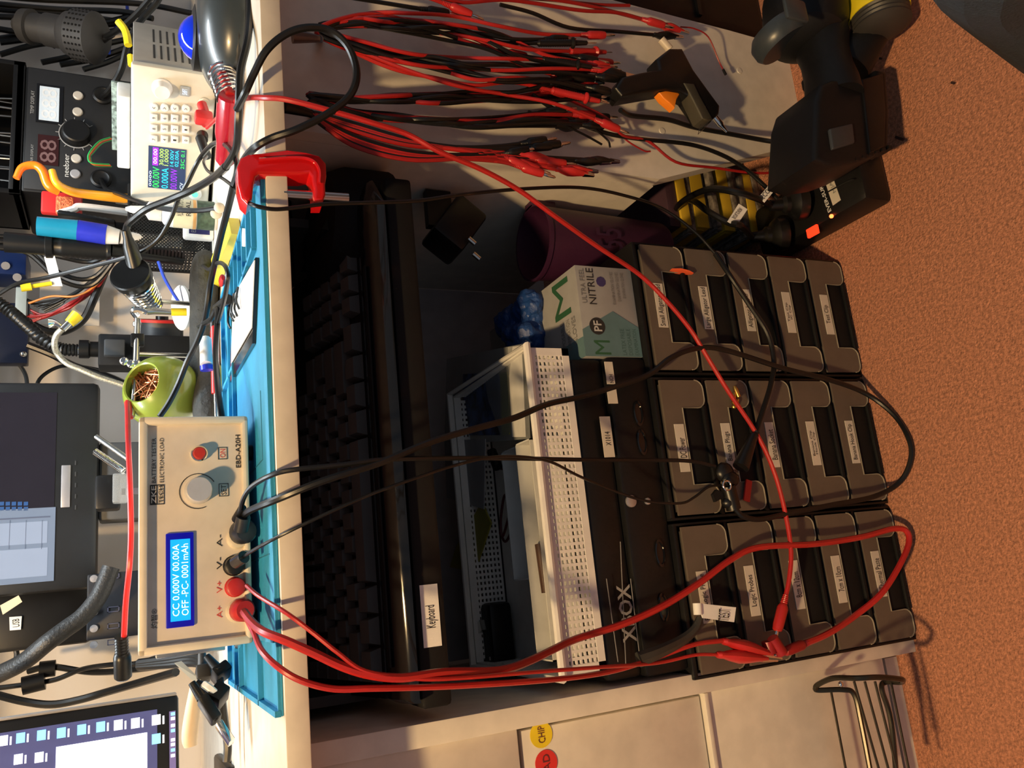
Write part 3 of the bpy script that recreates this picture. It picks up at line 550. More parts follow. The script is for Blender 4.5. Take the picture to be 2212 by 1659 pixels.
# ================================================================ programmable supply
T=Thing('bench_power_supply','ivory bench power supply with keypad and colour screen, turned towards the left','power supply',(.559,.495,DZ),rz=-56); PSU=T
w=.194; h=.106
b=MB(); b.b2(0,w,-.004,.010,.005,h,.004); T.part('front_shell',b,psu_m)
T.part('casing',MB().b2(.002,w-.002,.010,.150,.006,h-.002,.002),psu_s)
for x in(.012,w-.012):
    for y in(.03,.12): T.part('foot',MB().lathe([(.006,0),(.007,.007)],Matrix.Translation((x,y,0)),12),rub)
g=MB()
for k in range(2):
    for i in range(6): g.b2(w-.0035,w-.0015,.030+k*.055,.030+k*.055+.045,.035+i*.0085,.0375+i*.0085)
T.part('vent_slots',g,M('vent_dark',(.02,.02,.02),.6))
fy=-.0045
l,t_,r,bt=T.rect(320,319,401,408,fy); sc_=T.part('display',MB().b2(l,r,-.0055,-.004,bt,t_),M('tft_dark',(.02,.03,.07),.25,emit=(.04,.07,.16),strength=.6))
W_=r-l; H_=t_-bt
def em(n,c,s=1.0): return M('tft_'+n,c,.4,emit=c,strength=s)
gr,cy_,pu,ly,bl=em('green',(.03,.85,.10)),em('cyan',(.02,.65,.95)),em('violet',(.25,.02,.85)),em('lime',(.45,.85,.12)),em('white',(.6,.75,.95))
def st_(s_,u0,v0,u1,v1,mt): T.text(s_,(l+W_*u0,t_-H_*v0,l+W_*u1,t_-H_*v1),mt,dy=-.0058,parent=sc_)
st_('00.00V',.02,.12,.52,.30,gr); st_('0.000A',.02,.36,.52,.54,cy_); st_('00.00W',.02,.60,.52,.78,pu); st_('0000',.04,.03,.42,.09,bl)
T.part('status_block',MB().b2(l+W_*.56,r-.001,-.0057,-.0054,t_-H_*.26,t_-H_*.11),pu,parent=sc_)
st_('00.00',.60,.13,.95,.23,em('white',(.6,.75,.95))); st_('30.000',.58,.29,.97,.40,ly); st_('1.0000',.58,.42,.97,.53,ly); st_('14.00V',.58,.57,.97,.67,cy_); st_('02.00A',.58,.70,.97,.80,cy_); st_('25C 0.1',.54,.86,.97,.96,gr); st_('CV',.04,.86,.2,.95,bl)
kx=[T.L(332,y,fy).x for y in(299,275,252,230)]
for r_,(px) in enumerate((332,355,377,401)):
    for c_,py in enumerate((298,275,252,230)):
        c=T.L(px,py+(r_*.8),fy); k=T.part('key',(MB().b2(c.x-.0052,c.x+.0052,fy-.004,fy,c.z-.0045,c.z+.0045,.001) if c_<3 else MB().lathe([(.0052,0),(.005,.004),(0,.0045)],Matrix.Translation(c)@XR,16)),whitep)
        T.text('7410'[r_] if c_==0 else ('852.'[r_] if c_==1 else ('963#'[r_] if c_==2 else '<>'[r_%2])),(c.x-.0012,c.z+.002,c.x+.0012,c.z-.002),ink,dy=fy-.0046,parent=k)
c=T.L(350,190,fy); k=T.part('rotary_knob',MB().lathe([(.0125,0),(.0125,.002),(.0105,.003),(.0098,.014),(.009,.0155),(.003,.015),(0,.0148)],Matrix.Translation(c)@XR,32),whitep)
l3,t3,r3,b3=T.rect(388,185,410,207,fy); q=T.part('set_button',MB().b2(l3,r3,fy-.003,fy,b3,t3,.002),M('btn_grey',(.35,.38,.40),.4)); T.text('SHIFT',(l3+.003,t3-.003,r3-.003,b3+.003),bl,dy=fy-.0035,parent=q)
c=T.L(421,418,fy); k=T.part('power_button',MB().lathe([(.009,0),(.009,.002),(.007,.003),(0,.003)],Matrix.Translation(c)@XR,24),whitep); T.part('power_glow',MB().lathe([(.0042,.0031),(.0042,.0036)],Matrix.Translation(c)@XR,20),M('glow_green',(.1,.9,.3),.4,emit=(.1,.9,.35),strength=1.5),parent=k)
for px,py,mt in ((441,222,M('post_ivory',(.6,.55,.45),.4)),(443,258,redh),(437,292,rub)):
    c=T.L(px,py,fy); T.part('binding_post',MB().lathe([(.0075,0),(.0075,.003),(.006,.004),(.0055,.014),(.003,.015)],Matrix.Translation(c)@XR,18),mt)
# plugs stuck in the supply
T=Thing('banana_plug','black banana plug in the ivory power supply','plug',P(440,322,Y=.36)); n=PSU.M.to_3x3()@Vector((0,-1,0))
c=PSU.M@(PSU.L(437,292,-.02)); T.part('plug_body',MB().cyl(c,c+n*.014,.0065,14).cyl(P(432,298,Y=c.y-.01),P(447,338,Y=c.y-.02),.0062,12),rub,world=True)
# white and paper items on the supply and station front
solo('foam_block','white foam block lying on top of the ivory power supply','foam',MB().b2(.0,.105,.0,.045,0,.016,.002,mat=PSU.M@euler((.03,.03,h+.001))),paper)
solo('circuit_board','small green-grey circuit board behind the foam block','circuit board',MB().b2(.0,.10,.082,.087,0,.024,.0005,mat=PSU.M@euler((.03,.0,h+.0005))),M('pcb_grey',(.18,.24,.22),.5,noise=.7,scale=180))
for i,(yy,cc) in enumerate(((.0,greenw),(.002,orangew),(.004,redh),(.006,greenw))):
    solo('jumper_wire',['green jumper wire looping highest before the soldering station','orange jumper wire looping before the soldering station','red jumper wire looping before the soldering station','inner green jumper wire looping before the soldering station'][i],'wire',MB().tube([p+Vector((0,yy,-.001*i)) for p in PX(((238,297,.56),(215,305,.55),(196,325,.54),(190,340-i*2,.54),(198,352,.54),(236,355,.55)))],.0011,6),cc,group='jumper wires at the soldering station')
# yellow tape tags on the supply
solo('yellow_clip','yellow plastic clip on the cable behind the power supply','clip',MB().tube(PX(((255,46,.50),(268,62,.50),(274,78,.50),(277,98,.50))),.0055,8),yellow)
solo('yellow_tag','short yellow tag at the top edge of the power supply','tag',MB().tube(PX(((282,120,.46),(284,142,.46))),.0045,8),yellow)
# ================================================================ soldering station
T=Thing('soldering_station','black two-display soldering station behind the ivory supply','soldering station',(.627,.64,DZ))
h=.255; w=.213
T.part('casing',MB().b2(0,w,0,.16,0,h,.004),blk); T.part('face_plate',MB().b2(.004,w-.004,-.002,.0,.07,h-.004,.0005),M('plate_black',(.012,.012,.013),.5))
fy=-.0022
l,t_,r,bt=T.rect(85,189,128,262,fy); q=T.part('screen_window',MB().b2(l-.004,r+.004,fy-.001,fy,bt-.005,t_+.004),blkg); T.part('screen_paper',MB().b2(l,r,fy-.0016,fy-.001,bt,t_),M('lcd_pale',(.55,.62,.68),.5,emit=(.4,.5,.6),strength=.25),parent=q)
T.text('888',(l+.003,t_-.003,r-.003,bt+.003),M('lcd_pale2',(.72,.76,.80),.5),dy=fy-.0019,parent=q)
l,t_,r,bt=T.rect(86,303,122,352,fy); q=T.part('led_window',MB().b2(l-.004,r+.008,fy-.001,fy,bt-.003,t_+.003),M('led_tint',(.03,.008,.008),.2)); T.text('88',(l,t_,r,bt),M('seg_off',(.16,.09,.09),.5),dy=fy-.0014,parent=q)
def tx(st,x0,y0,x1,y1,mt): T.text(st,T.rect(x0,y0,x1,y1,fy),mt,dy=fy-.0005)
tw_=M('station_print',(.30,.30,.30),.5)
tx('TEMP DISPLAY',66,196,74,246,tw_); tx('AIR DISPLAY',66,312,72,350,tw_); tx('neebser',137,333,149,382,ink_w)
for px,py,mt in ((169,207,'a'),(168,242,'a'),(165,343,'a'),(163,376,'b')):
    c=T.L(px,py,fy); T.part('round_button',MB().lathe([(.0075,0),(.0072,.002),(.006,.003),(0,.003)],Matrix.Translation(c)@XR,18),M('button_'+mt,(.48,.44,.38) if mt=='a' else (.32,.32,.34),.4))
c=T.L(165,290,fy); T.part('dial_knob',MB().lathe([(.021,0),(.021,.004),(.019,.012),(.017,.0135),(0,.013)],Matrix.Translation(c)@XR,28),blk)
ring=MB().tube([(c.x+.0235*math.cos(R(a)),fy-.0005,c.z+.0235*math.sin(R(a))) for a in range(-50,231,10)],.0009,5,n=0)
for a in range(-50,231,28): ring.tube([(c.x+.0235*math.cos(R(a)),fy-.0005,c.z+.0235*math.sin(R(a))),(c.x+.0285*math.cos(R(a)),fy-.0005,c.z+.0285*math.sin(R(a)))],.0006,5,n=0)
T.part('dial_scale',ring,tw_)
for px,py in ((222,208),(218,388)):
    c=T.L(px,py,fy); T.part('socket',MB().lathe([(.015,0),(.015,.004),(.012,.006),(.009,.004),(0,.004)],Matrix.Translation(c)@XR,22),blk)
T=Thing('tool_tray','black rack of thin hand tools standing on the soldering station','rack',(.622,.64,DZ+.255))
T.part('base',MB().b2(0,.224,0,.13,0,.012,.002).b2(0,.224,0,.006,.0,.016,.001).b2(0,.224,.124,.13,.0,.10,.001),blk)
for x in(.0,.216): T.part('side_plate',MB().b2(x,x+.008,0,.13,.0,.16,.001),blk)
for i in range(15):
    x=.020+i*.0130; y=.03+.06*rnd.random(); c=T.M@Vector((x,y,.012)); le=rnd.uniform(.10,.16); d=Vector((rnd.uniform(-.12,.12),rnd.uniform(-.1,.1),1)).normalized()
    mt=[redh,steel,steel,rub][i%4]
    t2=Thing('needle_tool',['red-handled','polished steel','dull steel','black-handled'][i%4]+' thin tool standing upright in the black rack on the station','tool',c,group='thin tools in the rack')
    t2.part('shaft',MB().cyl((0,0,0),d*le*.55,.0016,8),steel); t2.part('handle',MB().cyl(d*le*.5,d*le,.0035,8),mt)
# ================================================================ trackball mouse
T=Thing('trackball_mouse','black trackball with a glossy blue ball at the desk edge','trackball',(.612,.150,DZ))
def dome(b,rx,ry,hh,z0,mat=None,mi=None,p=1.0): 
    pr=[(1,0),(1.0,.12)]+[(math.cos(R(a))**.8,.12+.88*math.sin(R(a))) for a in range(8,90,8)]+[(0,1)]
    b.lathe([(r_,z_) for r_,z_ in pr],Matrix.Translation((0,0,z0))@Matrix.Diagonal((rx,ry,hh,1)),40,mi); return b
T.part('base_shell',dome(MB(),.086,.072,.043,.001),M('trackball_shell',(.03,.038,.042),.28,coat=.3))
T.part('ball_ring',MB().lathe([(.034,.030),(.034,.044),(.028,.046)],Matrix.Translation((-.012,.022,0)),32),blk)
T.part('ball',MB().ball((-.012,.022,.034),.026,28),M('ball_blue_glow',(.0,.02,.55),.08,coat=1,emit=(.0,.03,.8),strength=.35))  # slight blue glow added to the glossy ball's colour; the ball is no lamp
a_=[(.0845*math.cos(R(t)),.0675*math.sin(R(t)),.006) for t in range(0,361,10)]; T.part('base_band',MB().tube(a_,.0035,8,n=0),rub)
T.text('Kensington',(-.0,.016,.05,.008),M('print_grey',(.25,.27,.28),.4),mm=Matrix.Translation((0,.002,.002))@Matrix.Rotation(R(-18),4,'X')@Matrix.Rotation(R(0),4,'Z'),dy=-.064)
# ================================================================ desoldering pump with spring
T=Thing('desoldering_pump','red desoldering pump with a steel spring beside the trackball','desoldering pump',P(505,230,Z=DZ))
p0,p1,p2=P(480,160,Z=DZ+.020)+Vector((.0,0,0)),P(497,208,Z=DZ+.014),P(490,300,Z=DZ+.013)
T.part('plunger',MB().cyl(p0,p1,.005,14),redh,world=True); T.part('return_spring',MB().spring(p0+(p1-p0)*-.05,p1+(p1-p0)*.1,.0135,.0012,6.5),chrome,world=True)
T.part('barrel',MB().lathe([(.010,-.002),(.0125,0),(.0125,.045),(.0105,.055),(.0105,.078),(.006,.085)],along(p1,p2-p1),22),M('pump_red',(.40,.012,.03),.25,coat=.4),world=True)
# ================================================================ red G clamp
T=Thing('g_clamp','red painted G clamp gripping the desk edge','clamp',P(600,380,Y=.0))
def pr_(x,y,Y): return P(x,y,Y=Y)
out=[(556,330),(620,322),(660,327),(690,335),(705,352),(706,380),(703,398),(704,418),(698,434),(678,434),(677,408),(673,380),(668,372),(650,375),(560,373),(552,380),(548,400),(545,428),(535,438),(522,425),(514,395),(512,360),(520,340),(536,332)]
q=[P(x,y,Y=-.004) for x,y in out]; n=len(q); dd=Vector((-.004,.018,0)); b=MB()
bm=bmesh.new(); vs=[bm.verts.new(v) for v in q]; f=bm.faces.new(vs); rr=bmesh.ops.extrude_face_region(bm,geom=[f]); bmesh.ops.translate(bm,verts=[v for v in rr['geom'] if isinstance(v,bmesh.types.BMVert)],vec=dd)
bmesh.ops.bevel(bm,geom=[e for e in bm.edges if abs(sum((1 for fc in e.link_faces))-2)<1 and any(len(fc.verts)>6 for fc in e.link_faces)],offset=.0028,segments=3,profile=.6,affect='EDGES'); bm.verts.index_update()
b.raw([v.co[:] for v in bm.verts],[[v.index for v in f.verts] for f in bm.faces],sm=True); bm.free()
T.part('frame',b,redp,world=True)
rb=MB(); rb.tube([P(x,y,Y=-.007) for x,y in ((560,345),(640,340),(675,347),(690,368),(690,395))],.0016,6); T.part('cast_rib',rb,redp,world=True)
T.part('screw_rod',MB().cyl(P(752,428,Y=.004),P(612,419,Y=.004),.0042,12),steel,world=True)
# ================================================================ pen cup and its contents
def meshmat():
    mt=bpy.data.materials.new('wire_mesh'); mt.use_nodes=True; nt=mt.node_tree; b=nt.nodes['Principled BSDF']; b.inputs['Base Color'].default_value=(.015,.016,.016,1); b.inputs['Roughness'].default_value=.4; b.inputs['Metallic'].default_value=.4
    tc=nt.nodes.new('ShaderNodeTexCoord'); out=None; ws=[]
    for sg in(1,-1):
        mp=nt.nodes.new('ShaderNodeMapping'); mp.inputs['Rotation'].default_value=(0,R(45*sg),0); nt.links.new(tc.outputs['Object'],mp.inputs['Vector'])
        wv=nt.nodes.new('ShaderNodeTexWave'); wv.inputs['Scale'].default_value=95; wv.bands_direction='X'; nt.links.new(mp.outputs['Vector'],wv.inputs['Vector']); ws.append(wv)
    mx=nt.nodes.new('ShaderNodeMath'); mx.operation='MAXIMUM'; nt.links.new(ws[0].outputs['Fac'],mx.inputs[0]); nt.links.new(ws[1].outputs['Fac'],mx.inputs[1])
    g=nt.nodes.new('ShaderNodeMath'); g.operation='GREATER_THAN'; g.inputs[1].default_value=.66; nt.links.new(mx.outputs[0],g.inputs[0]); nt.links.new(g.outputs[0],b.inputs['Alpha']); return mt
MM=meshmat()
cu=Vector((.535,.54,DZ)); T=Thing('mesh_pen_cup','black wire mesh cup crammed with tools beside the power supply','pen cup',cu)
T.part('mesh_wall',MB().b2(-.045,.048,-.042,-.0415,.004,.108).b2(-.045,.048,.0415,.042,.004,.108).b2(-.045,-.0445,-.042,.042,.004,.108).b2(.0475,.048,-.042,.042,.004,.108),MM)
T.part('rim',MB().tube([(-.045,-.042,.108),(.048,-.042,.108),(.048,.042,.108),(-.045,.042,.108),(-.045,-.042,.108)],.002,8,n=0).b2(-.045,.048,-.042,.042,0,.004,.001),blk)
for x,y in((-.045,-.042),(.048,-.042),(.048,.042),(-.045,.042)): T.part('corner_post',MB().cyl((x,y,0),(x,y,.108),.0018,8),blk)
def inc(px0,py0,px1,py1,Y): return P(px0,py0,Y=Y),P(px1,py1,Y=Y)
a,b_=inc(80,488,168,497,.50); T=Thing('glue_marker','fat marker with turquoise cap and dark blue body in the mesh cup','marker',b_)
e,_=inc(230,507,0,0,.50); T.part('cap',MB().cyl(b_,a,.0135,20,r2=.0125),cyanp,world=True); T.part('body',MB().cyl(e,b_,.0138,20),blue,world=True); e2,_=inc(258,512,0,0,.50); T.part('collar',MB().cyl(e2,e,.010,18,r2=.013),whitep,world=True); e3,_=inc(390,525,0,0,.52); T.part('barrel_end',MB().cyl(e3,e2,.009,14),whitep,world=True)
a,b_=inc(92,446,330,466,.55); T=Thing('wire_brush','red brush with orange bristles and white handle in the mesh cup','brush',b_)
a1,_=inc(92,437,0,0,.58); a2,_=inc(175,446,0,0,.58); T.part('head',MB().box(((a1+a2)/2)[:],(.034,.012,.052),.003),redh,world=True); T.part('bristles',MB().box((P(140,445,Y=.56))[:],(.026,.01,.022),.002),M('bristle_orange',(.8,.2,.08),.9,noise=.4,scale=300,bump=1,bscale=500),world=True)
T.part('handle',MB().tube(PX(((126,462,.55),(160,452,.55),(180,447,.55),(300,462,.56))),.0055,8),whitep,world=True)
for i,pts in enumerate((((35,385,.54),(48,362,.54),(75,357,.54),(92,370,.54),(105,400,.54),(128,412,.545)),((112,368,.53),(122,395,.53),(150,412,.54),(190,420,.55),(300,432,.56)))):
    if i==0:
        T=Thing('curved_pliers','orange handled pliers standing open in the mesh cup','pliers',P(300,432,Y=.56))
    T.part('handle',MB().tube(PX(pts),lambda t:.0045+.003*t,10),M('handle_orange',(.95,.20,.008),.3,coat=.3) if i==0 else M('handle_amber',(1,.42,.02),.3,coat=.3),world=True)
T.part('pivot',MB().cyl(P(250,428,Y=.56),P(400,445,Y=.56),.008,10),steel,world=True)
T=Thing('tweezer_grip','black perforated grip standing behind the blue marker','tool',P(380,470,Y=.545)); b=MB(); c0=P(125,465,Y=.545); c1=P(250,487,Y=.545); mm=along(c1,c0-c1); L_=(c0-c1).length
b.box((0,0,L_/2),(.028,.007,L_),.003,mat=mm); T.part('grip',b,rub,world=True); T.part('tail',MB().cyl(P(390,500,Y=.545),c1,.006,10),rub,world=True)
g=MB(); 
for i in range(9):
    for j in(-1,1): g.box((j*.006,-.004,L_*.1+i*L_*.09),(.006,.002,.003),mat=mm)
T.part('grip_holes',g,dgrey,world=True)
T=Thing('black_torch','black ribbed torch standing in the mesh cup','torch',P(380,545,Y=.52)); c0,c1=P(10,523,Y=.52),P(240,540,Y=.52)
pr=[(.013,0)]; Lc=(c1-c0).length
for i in range(10): pr+=[(.0155,.004+i*.006),(.0145,.007+i*.006)]
pr+=[(.0135,Lc*.55),(.017,Lc*.56),(.0175,Lc*.62),(.0135,Lc*.63),(.0135,Lc)]
T.part('barrel',MB().lathe(pr,along(c1,c0-c1),18),rub,world=True); T.part('tail_end',MB().cyl(P(395,560,Y=.54),c1,.010,12),rub,world=True)
solo('upright_black_strip','tall black upright post on the wall behind the mesh cup','post',MB().b2(P(50,452,Y=.80).x-.004,P(50,420,Y=.80).x+.004,.79,.80,DZ,1.25,.001),blk)
# ================================================================ bottle, small box
T=Thing('cleaner_bottle','white nozzle bottle with cream and green label below the supply','bottle',P(440,458,Y=.42)); c1=P(445,466,Y=.42); c0=P(270,468,Y=.42)
c1.z=DZ; up_=Vector((0,0,1)); hb=.075
T.M=Matrix.Translation(c1); T.I=T.M.inverted(); T.o.location=c1
T.part('bottle_body',MB().lathe([(.017,.0),(.019,.003),(.019,.058),(.016,.066),(.010,.070)],seg=24),whitep)
T.part('nozzle',MB().lathe([(.0125,.069),(.012,.084),(.006,.088),(.0045,.106),(.002,.112)],seg=18),whitep)
T.part('label_wrap',MB().lathe([(.0193,.030),(.0193,.055)],seg=24),M('label_cream',(.70,.66,.48),.5)); T.part('label_band',MB().lathe([(.0194,.027),(.0194,.031)],seg=24),M('label_orange',(.8,.42,.15),.5)); T.part('lower_label',MB().lathe([(.0193,.004),(.0193,.026)],seg=24),M('label_green',(.06,.10,.07),.5,noise=.3,scale=200))
T.text('松香清洗剂',(-.013,.052,.012,.043),ink,dy=-.0196); T.text('REAL',(-.012,.040,.010,.034),ink,dy=-.0196)
T=Thing('small_white_box','small white plastic box with dark blue label behind the yellow bag','box',P(463,510,Z=DZ),rz=-8); T.part('case',MB().b2(-.004,.032,0,.02,0,.040,.004),whitep)
T.part('front_label',MB().b2(.001,.026,-.0006,0,.006,.033),M('label_navy',(.02,.02,.10),.5)); T.text('ESUNLD',(.003,.030,.022,.024),M('print_grey',(.25,.27,.28),.4),dy=-.001)
T=Thing('cotton_bud','pale double ended foam bud lying on the desk by the clamp','bud',P(470,455,Z=DZ)); T.part('tip',MB().ball(P(474,449,Z=DZ+.008),.0065,14),M('bud',(.55,.47,.36),.7),world=True); T.part('tip',MB().ball(P(467,461,Z=DZ+.0085),.0072,14),M('bud',(.55,.47,.36),.7),world=True)
# ================================================================ iron holder, helping hand, ball
T=Thing('iron_holder','coiled steel soldering iron holder with black funnel mouth','iron holder',P(440,640,Y=.46))
m0=P(290,600,Y=.40); m1=P(330,665,Y=.42)
d_=(P(335,668,Y=.45)-P(283,592,Y=.38)); a=P(280,590,Y=.385); mm=along(a,d_)
T.part('funnel',MB().lathe([(.0235,0),(.0248,.002),(.0235,.013),(.018,.020),(.016,.020),(.021,.011),(.0215,.002),(.0235,0)],mm,32),rub,world=True)
T.part('coil_spring',MB().spring(mm@Vector((0,0,.016)),mm@Vector((0,0,.070)),.0205,.0020,8,8,R2=.0135),chrome,world=True)
bs=P(452,660,Y=.46); bs.z=DZ; T.part('stand_leg',MB().cyl(bs,mm@Vector((0,0,.06)),.003,10),steel,world=True); T.part('stand_base',MB().box((bs+Vector((0,0,.008)))[:],(.10,.07,.015),.003),dgrey,world=True)
T=Thing('soldering_iron','black soldering iron resting in the coiled holder','soldering iron',a)
h0,h1=P(304,616,Y=.405),P(272,498,Y=.37); T.part('handle',MB().lathe([(.004,-.02),(.010,0),(.0125,.006),(.0125,.012),(.0105,.016),(.0095,.035),(.0085,.05),(.0055,.06),(.005,(h1-h0).length)],along(h0,h1-h0),20),rub,world=True)
irontop=(mm@euler((0,0,0),0,-14,0))@Vector((0,0,-.073))
T=Thing('helping_hand','steel helping hand stand with crocodile clips and rods','helping hand',Vector((.33,.47,DZ)))
hb_=MB().cyl(P(285,900,Y=.40),P(293,808,Y=.42),.0034,12).cyl(P(293,808,Y=.42),P(297,690,Y=.44),.0038,12); T.part('cross_rod',hb_,steel,world=True)
T.part('upright_rod',MB().cyl(P(296,765,Y=.43),P(455,770,Y=.47),.003,12),steel,world=True)
T.part('base_disc',MB().box(P(452,772,Z=DZ+.007)[:],(.07,.06,.014),.004),rub,world=True)
for px,py,Y in ((296,700,.44),(283,786,.42),(296,786,.42),(268,780,.42)): T.part('thumb_nut',MB().ball(P(px,py,Y=Y),.0055,12,sc=(1,.6,1)),chrome,world=True)
T.part('pivot_block',MB().box(P(297,735,Y=.435)[:],(.016,.012,.016),.002),rub,world=True)
T.part('clip_arm',MB().tube(PX(((318,672,.43),(335,672,.43),(365,674,.43),(388,676,.43))),lambda t:.005-.002*t,10),steel,world=True); T.part('clip_sleeve',MB().cyl(P(370,674,Y=.43),P(403,674,Y=.43),.005,10),yellow,world=True)
T.part('clip_jaw',MB().tube(PX(((296,684,.44),(288,672,.435),(300,668,.43),(318,674,.43))),.0042,8),chrome,world=True)
T.part('end_clip',MB().cyl(P(280,905,Y=.40),P(276,868,Y=.40),.0042,10),redh,world=True)
T=Thing('gooseneck_arm','silver flexible arm with yellow tipped clip behind the stand','gooseneck',P(275,835,Y=.5)); T.part('flexible_tube',MB().tube(PX(((290,840,.5),(255,828,.5),(215,815,.5),(175,798,.5),(145,785,.5),(125,765,.5),(118,745,.49),(122,725,.48),(135,710,.47))),.0040,10),M('braid',(.45,.43,.36),.4,.7,noise=.3,scale=500),world=True)
T.part('clip_body',MB().cyl(P(135,712,Y=.47),P(152,695,Y=.47),.0045,10),steel,world=True); T.part('clip_tip',MB().cyl(P(150,698,Y=.47),P(168,680,Y=.47),.0062,10,r2=.008),yellow,world=True); T.part('thumb_screw',MB().tube(PX(((132,706,.47),(118,698,.47),(105,698,.47))),lambda t:.0022+.0045*t,10),chrome,world=True)
T=Thing('brass_wool_holder','olive green ball holder filled with copper wool','tip cleaner',Vector((.272,.42,DZ)))
bc=P(352,848,Y=.42); rb_=.046
T.part('ball_shell',MB().lathe([(rb_*math.sin(R(a)),-rb_*math.cos(R(a))) for a in range(14,147,6)]+[(rb_*math.sin(R(146))*.93,-rb_*math.cos(R(146))*.97),(rb_*.55,.02)],along(bc,Vector((.15,-.73,.64)))@Matrix.Diagonal((1,1,1,1)),40),green,world=True)
T.part('foot',MB().lathe([(.036,DZ),(.037,DZ+.004),(.030,DZ+.014),(.022,bc.z-.04)],Matrix.Translation((bc.x,bc.y,0)),28),green,world=True)
b=MB(); mm=along(bc,Vector((.15,-.73,.64)))
for i in range(46):
    pts=[mm@Vector((rnd.uniform(-.024,.024),rnd.uniform(-.024,.024),rnd.uniform(.014,.030))) for _ in range(4)]; b.tube(pts,.0008,4,n=5)
T.part('copper_wool',b,M('copper_wool',(.42,.16,.07),.3,.9),world=True)
# ================================================================ microscope column, spools, pouch
T=Thing('microscope_stand','black microscope stand bracket with silver coupling behind the rods','microscope',P(410,755,Y=.56))
T.part('bracket',MB().b2(P(300,790,Y=.56).x,P(300,722,Y=.56).x,.56,.60,DZ,P(212,750,Y=.56).z,.003),blkm,world=True); c=P(200,755,Y=.58)
T.part('coupling',MB().lathe([(.011,0),(.011,.012),(.013,.014),(.013,.026)],along(P(216,755,Y=.58),(0,0,1)),20),rub,world=True); T.part('silver_collar',MB().cyl(P(196,757,Y=.58),P(168,757,Y=.58),.0075,20),chrome,world=True)
T.part('clamp_plate',MB().b2(P(230,770,Y=.555).x,P(230,735,Y=.555).x,.548,.56,P(270,750,Y=.555).z,P(225,750,Y=.555).z,.002),dgrey,world=True)
pr_h=[]; 
T.part('corrugated_hose',MB().tube(PX(((168,757,.58),(130,753,.58),(95,735,.58),(60,705,.59),(25,675,.60),(-10,650,.60))),lambda t:.0085+.0011*math.sin(t*150),10,n=14),rub,world=True)
T=Thing('solder_spool','black solder spool with a red rim lying behind the helping hand','spool',P(395,708,Y=.60)); mm=along(P(335,745,Y=.60),(.0,-.25,1.0))@Matrix.Identity(4)
cs=P(350,706,Y=.62); mm=along(cs,(1,-.35,.0))
T.part('core',MB().lathe([(.030,-.032),(.030,.006)],mm,28),dgrey,world=True); T.part('red_rim',MB().lathe([(.038,.006),(.039,.010),(.034,.011),(.034,.008),(.010,.008)],mm,32),redh,world=True); T.part('hub',MB().lathe([(.009,.008),(.009,.016),(.0,.016)],mm,16),rub,world=True); T.part('rear_flange',MB().lathe([(.038,-.035),(.038,-.032)],mm,32),dgrey,world=True)
T=Thing('white_spool','white thin spool standing on edge before the black spool','spool',P(405,660,Y=.52)); mm=along(P(398,665,Y=.52),(-.15,-.3,1)); T.part('flange',MB().lathe([(.030,0),(.032,.002),(.032,.005),(.030,.007),(.008,.007)],mm,32),whitep,world=True); T.part('wound_wire',MB().lathe([(.026,-.010),(.026,0)],mm,24),steel,world=True)
b=MB(); ps=PX(((432,590,.40),(430,660,.42),(432,740,.43),(436,820,.42),(440,905,.38)))
for i,p in enumerate(smooth_path(ps,5)):
    b.ball((p.x,p.y,DZ+.018),.028,12,sc=(1.2,.9,.66))
po=solo('tool_roll','long black fabric tool pouch lying behind the blue mat','pouch',b,M('pouch_fabric',(.03,.031,.029),.85,noise=.3,bump=.5,bscale=150)); md_=po.modifiers.new('r','REMESH'); md_.mode='VOXEL'; md_.voxel_size=.004
solo('flux_syringe','white flux syringe with blue end lying on the pouch','syringe',MB().cyl(P(444,735,Y=.33),P(446,790,Y=.30),.007,14).cyl(P(446,790,Y=.30),P(447,800,Y=.30),.0072,14,mi=1).cyl(P(432,742,Y=.34),P(444,737,Y=.33),.002,8),[whitep,blue])
T=Thing('screwdriver','slim red and black screwdriver lying along the mat edge','screwdriver',P(460,800,Z=DZ)); T.part('handle',MB().cyl(P(463,700,Z=DZ+.012),P(466,850,Z=DZ+.012),.005,12),redh,world=True); T.part('grip_ring',MB().cyl(P(463,690,Z=DZ+.012),P(463,720,Z=DZ+.012),.0056,12),rub,world=True); T.part('shaft',MB().cyl(P(466,850,Z=DZ+.012),P(468,905,Z=DZ+.012),.0025,10),steel,world=True)
T=Thing('crocodile_lead','black lead with small red crocodile clip lying on the mat trays','test lead',P(485,610,Z=DZ+.01)); T.part('lead',MB().tube([P(x,y,Z=DZ+.022) for x,y in ((470,700),(480,665),(488,630),(492,595),(485,573),(470,568),(452,582),(440,575),(425,565),(414,585),(412,640),(420,680),(432,705))],.0022,8),rub,world=True)
T.part('clip',MB().lathe([(.003,0),(.006,.006),(.006,.014),(.003,.026)],along(P(482,600,Z=DZ+.014),P(468,640,Z=DZ+.014)-P(482,600,Z=DZ+.014)),12,sy=.6),redh,world=True)
solo('black_probe','short black tubular tip lying across the mat','probe tip',MB().cyl(P(468,665,Z=DZ+.014),P(491,647,Z=DZ+.014),.0048,14).cyl(P(489,648.5,Z=DZ+.0141),P(492,646,Z=DZ+.0141),.0052,14),rub)
solo('blue_zip_tie','blue wire standing up beside the mesh cup','wire',MB().tube(PX(((342,565,.50),(355,600,.50),(372,630,.50),(388,655,.50))),.0022,8),bluew)
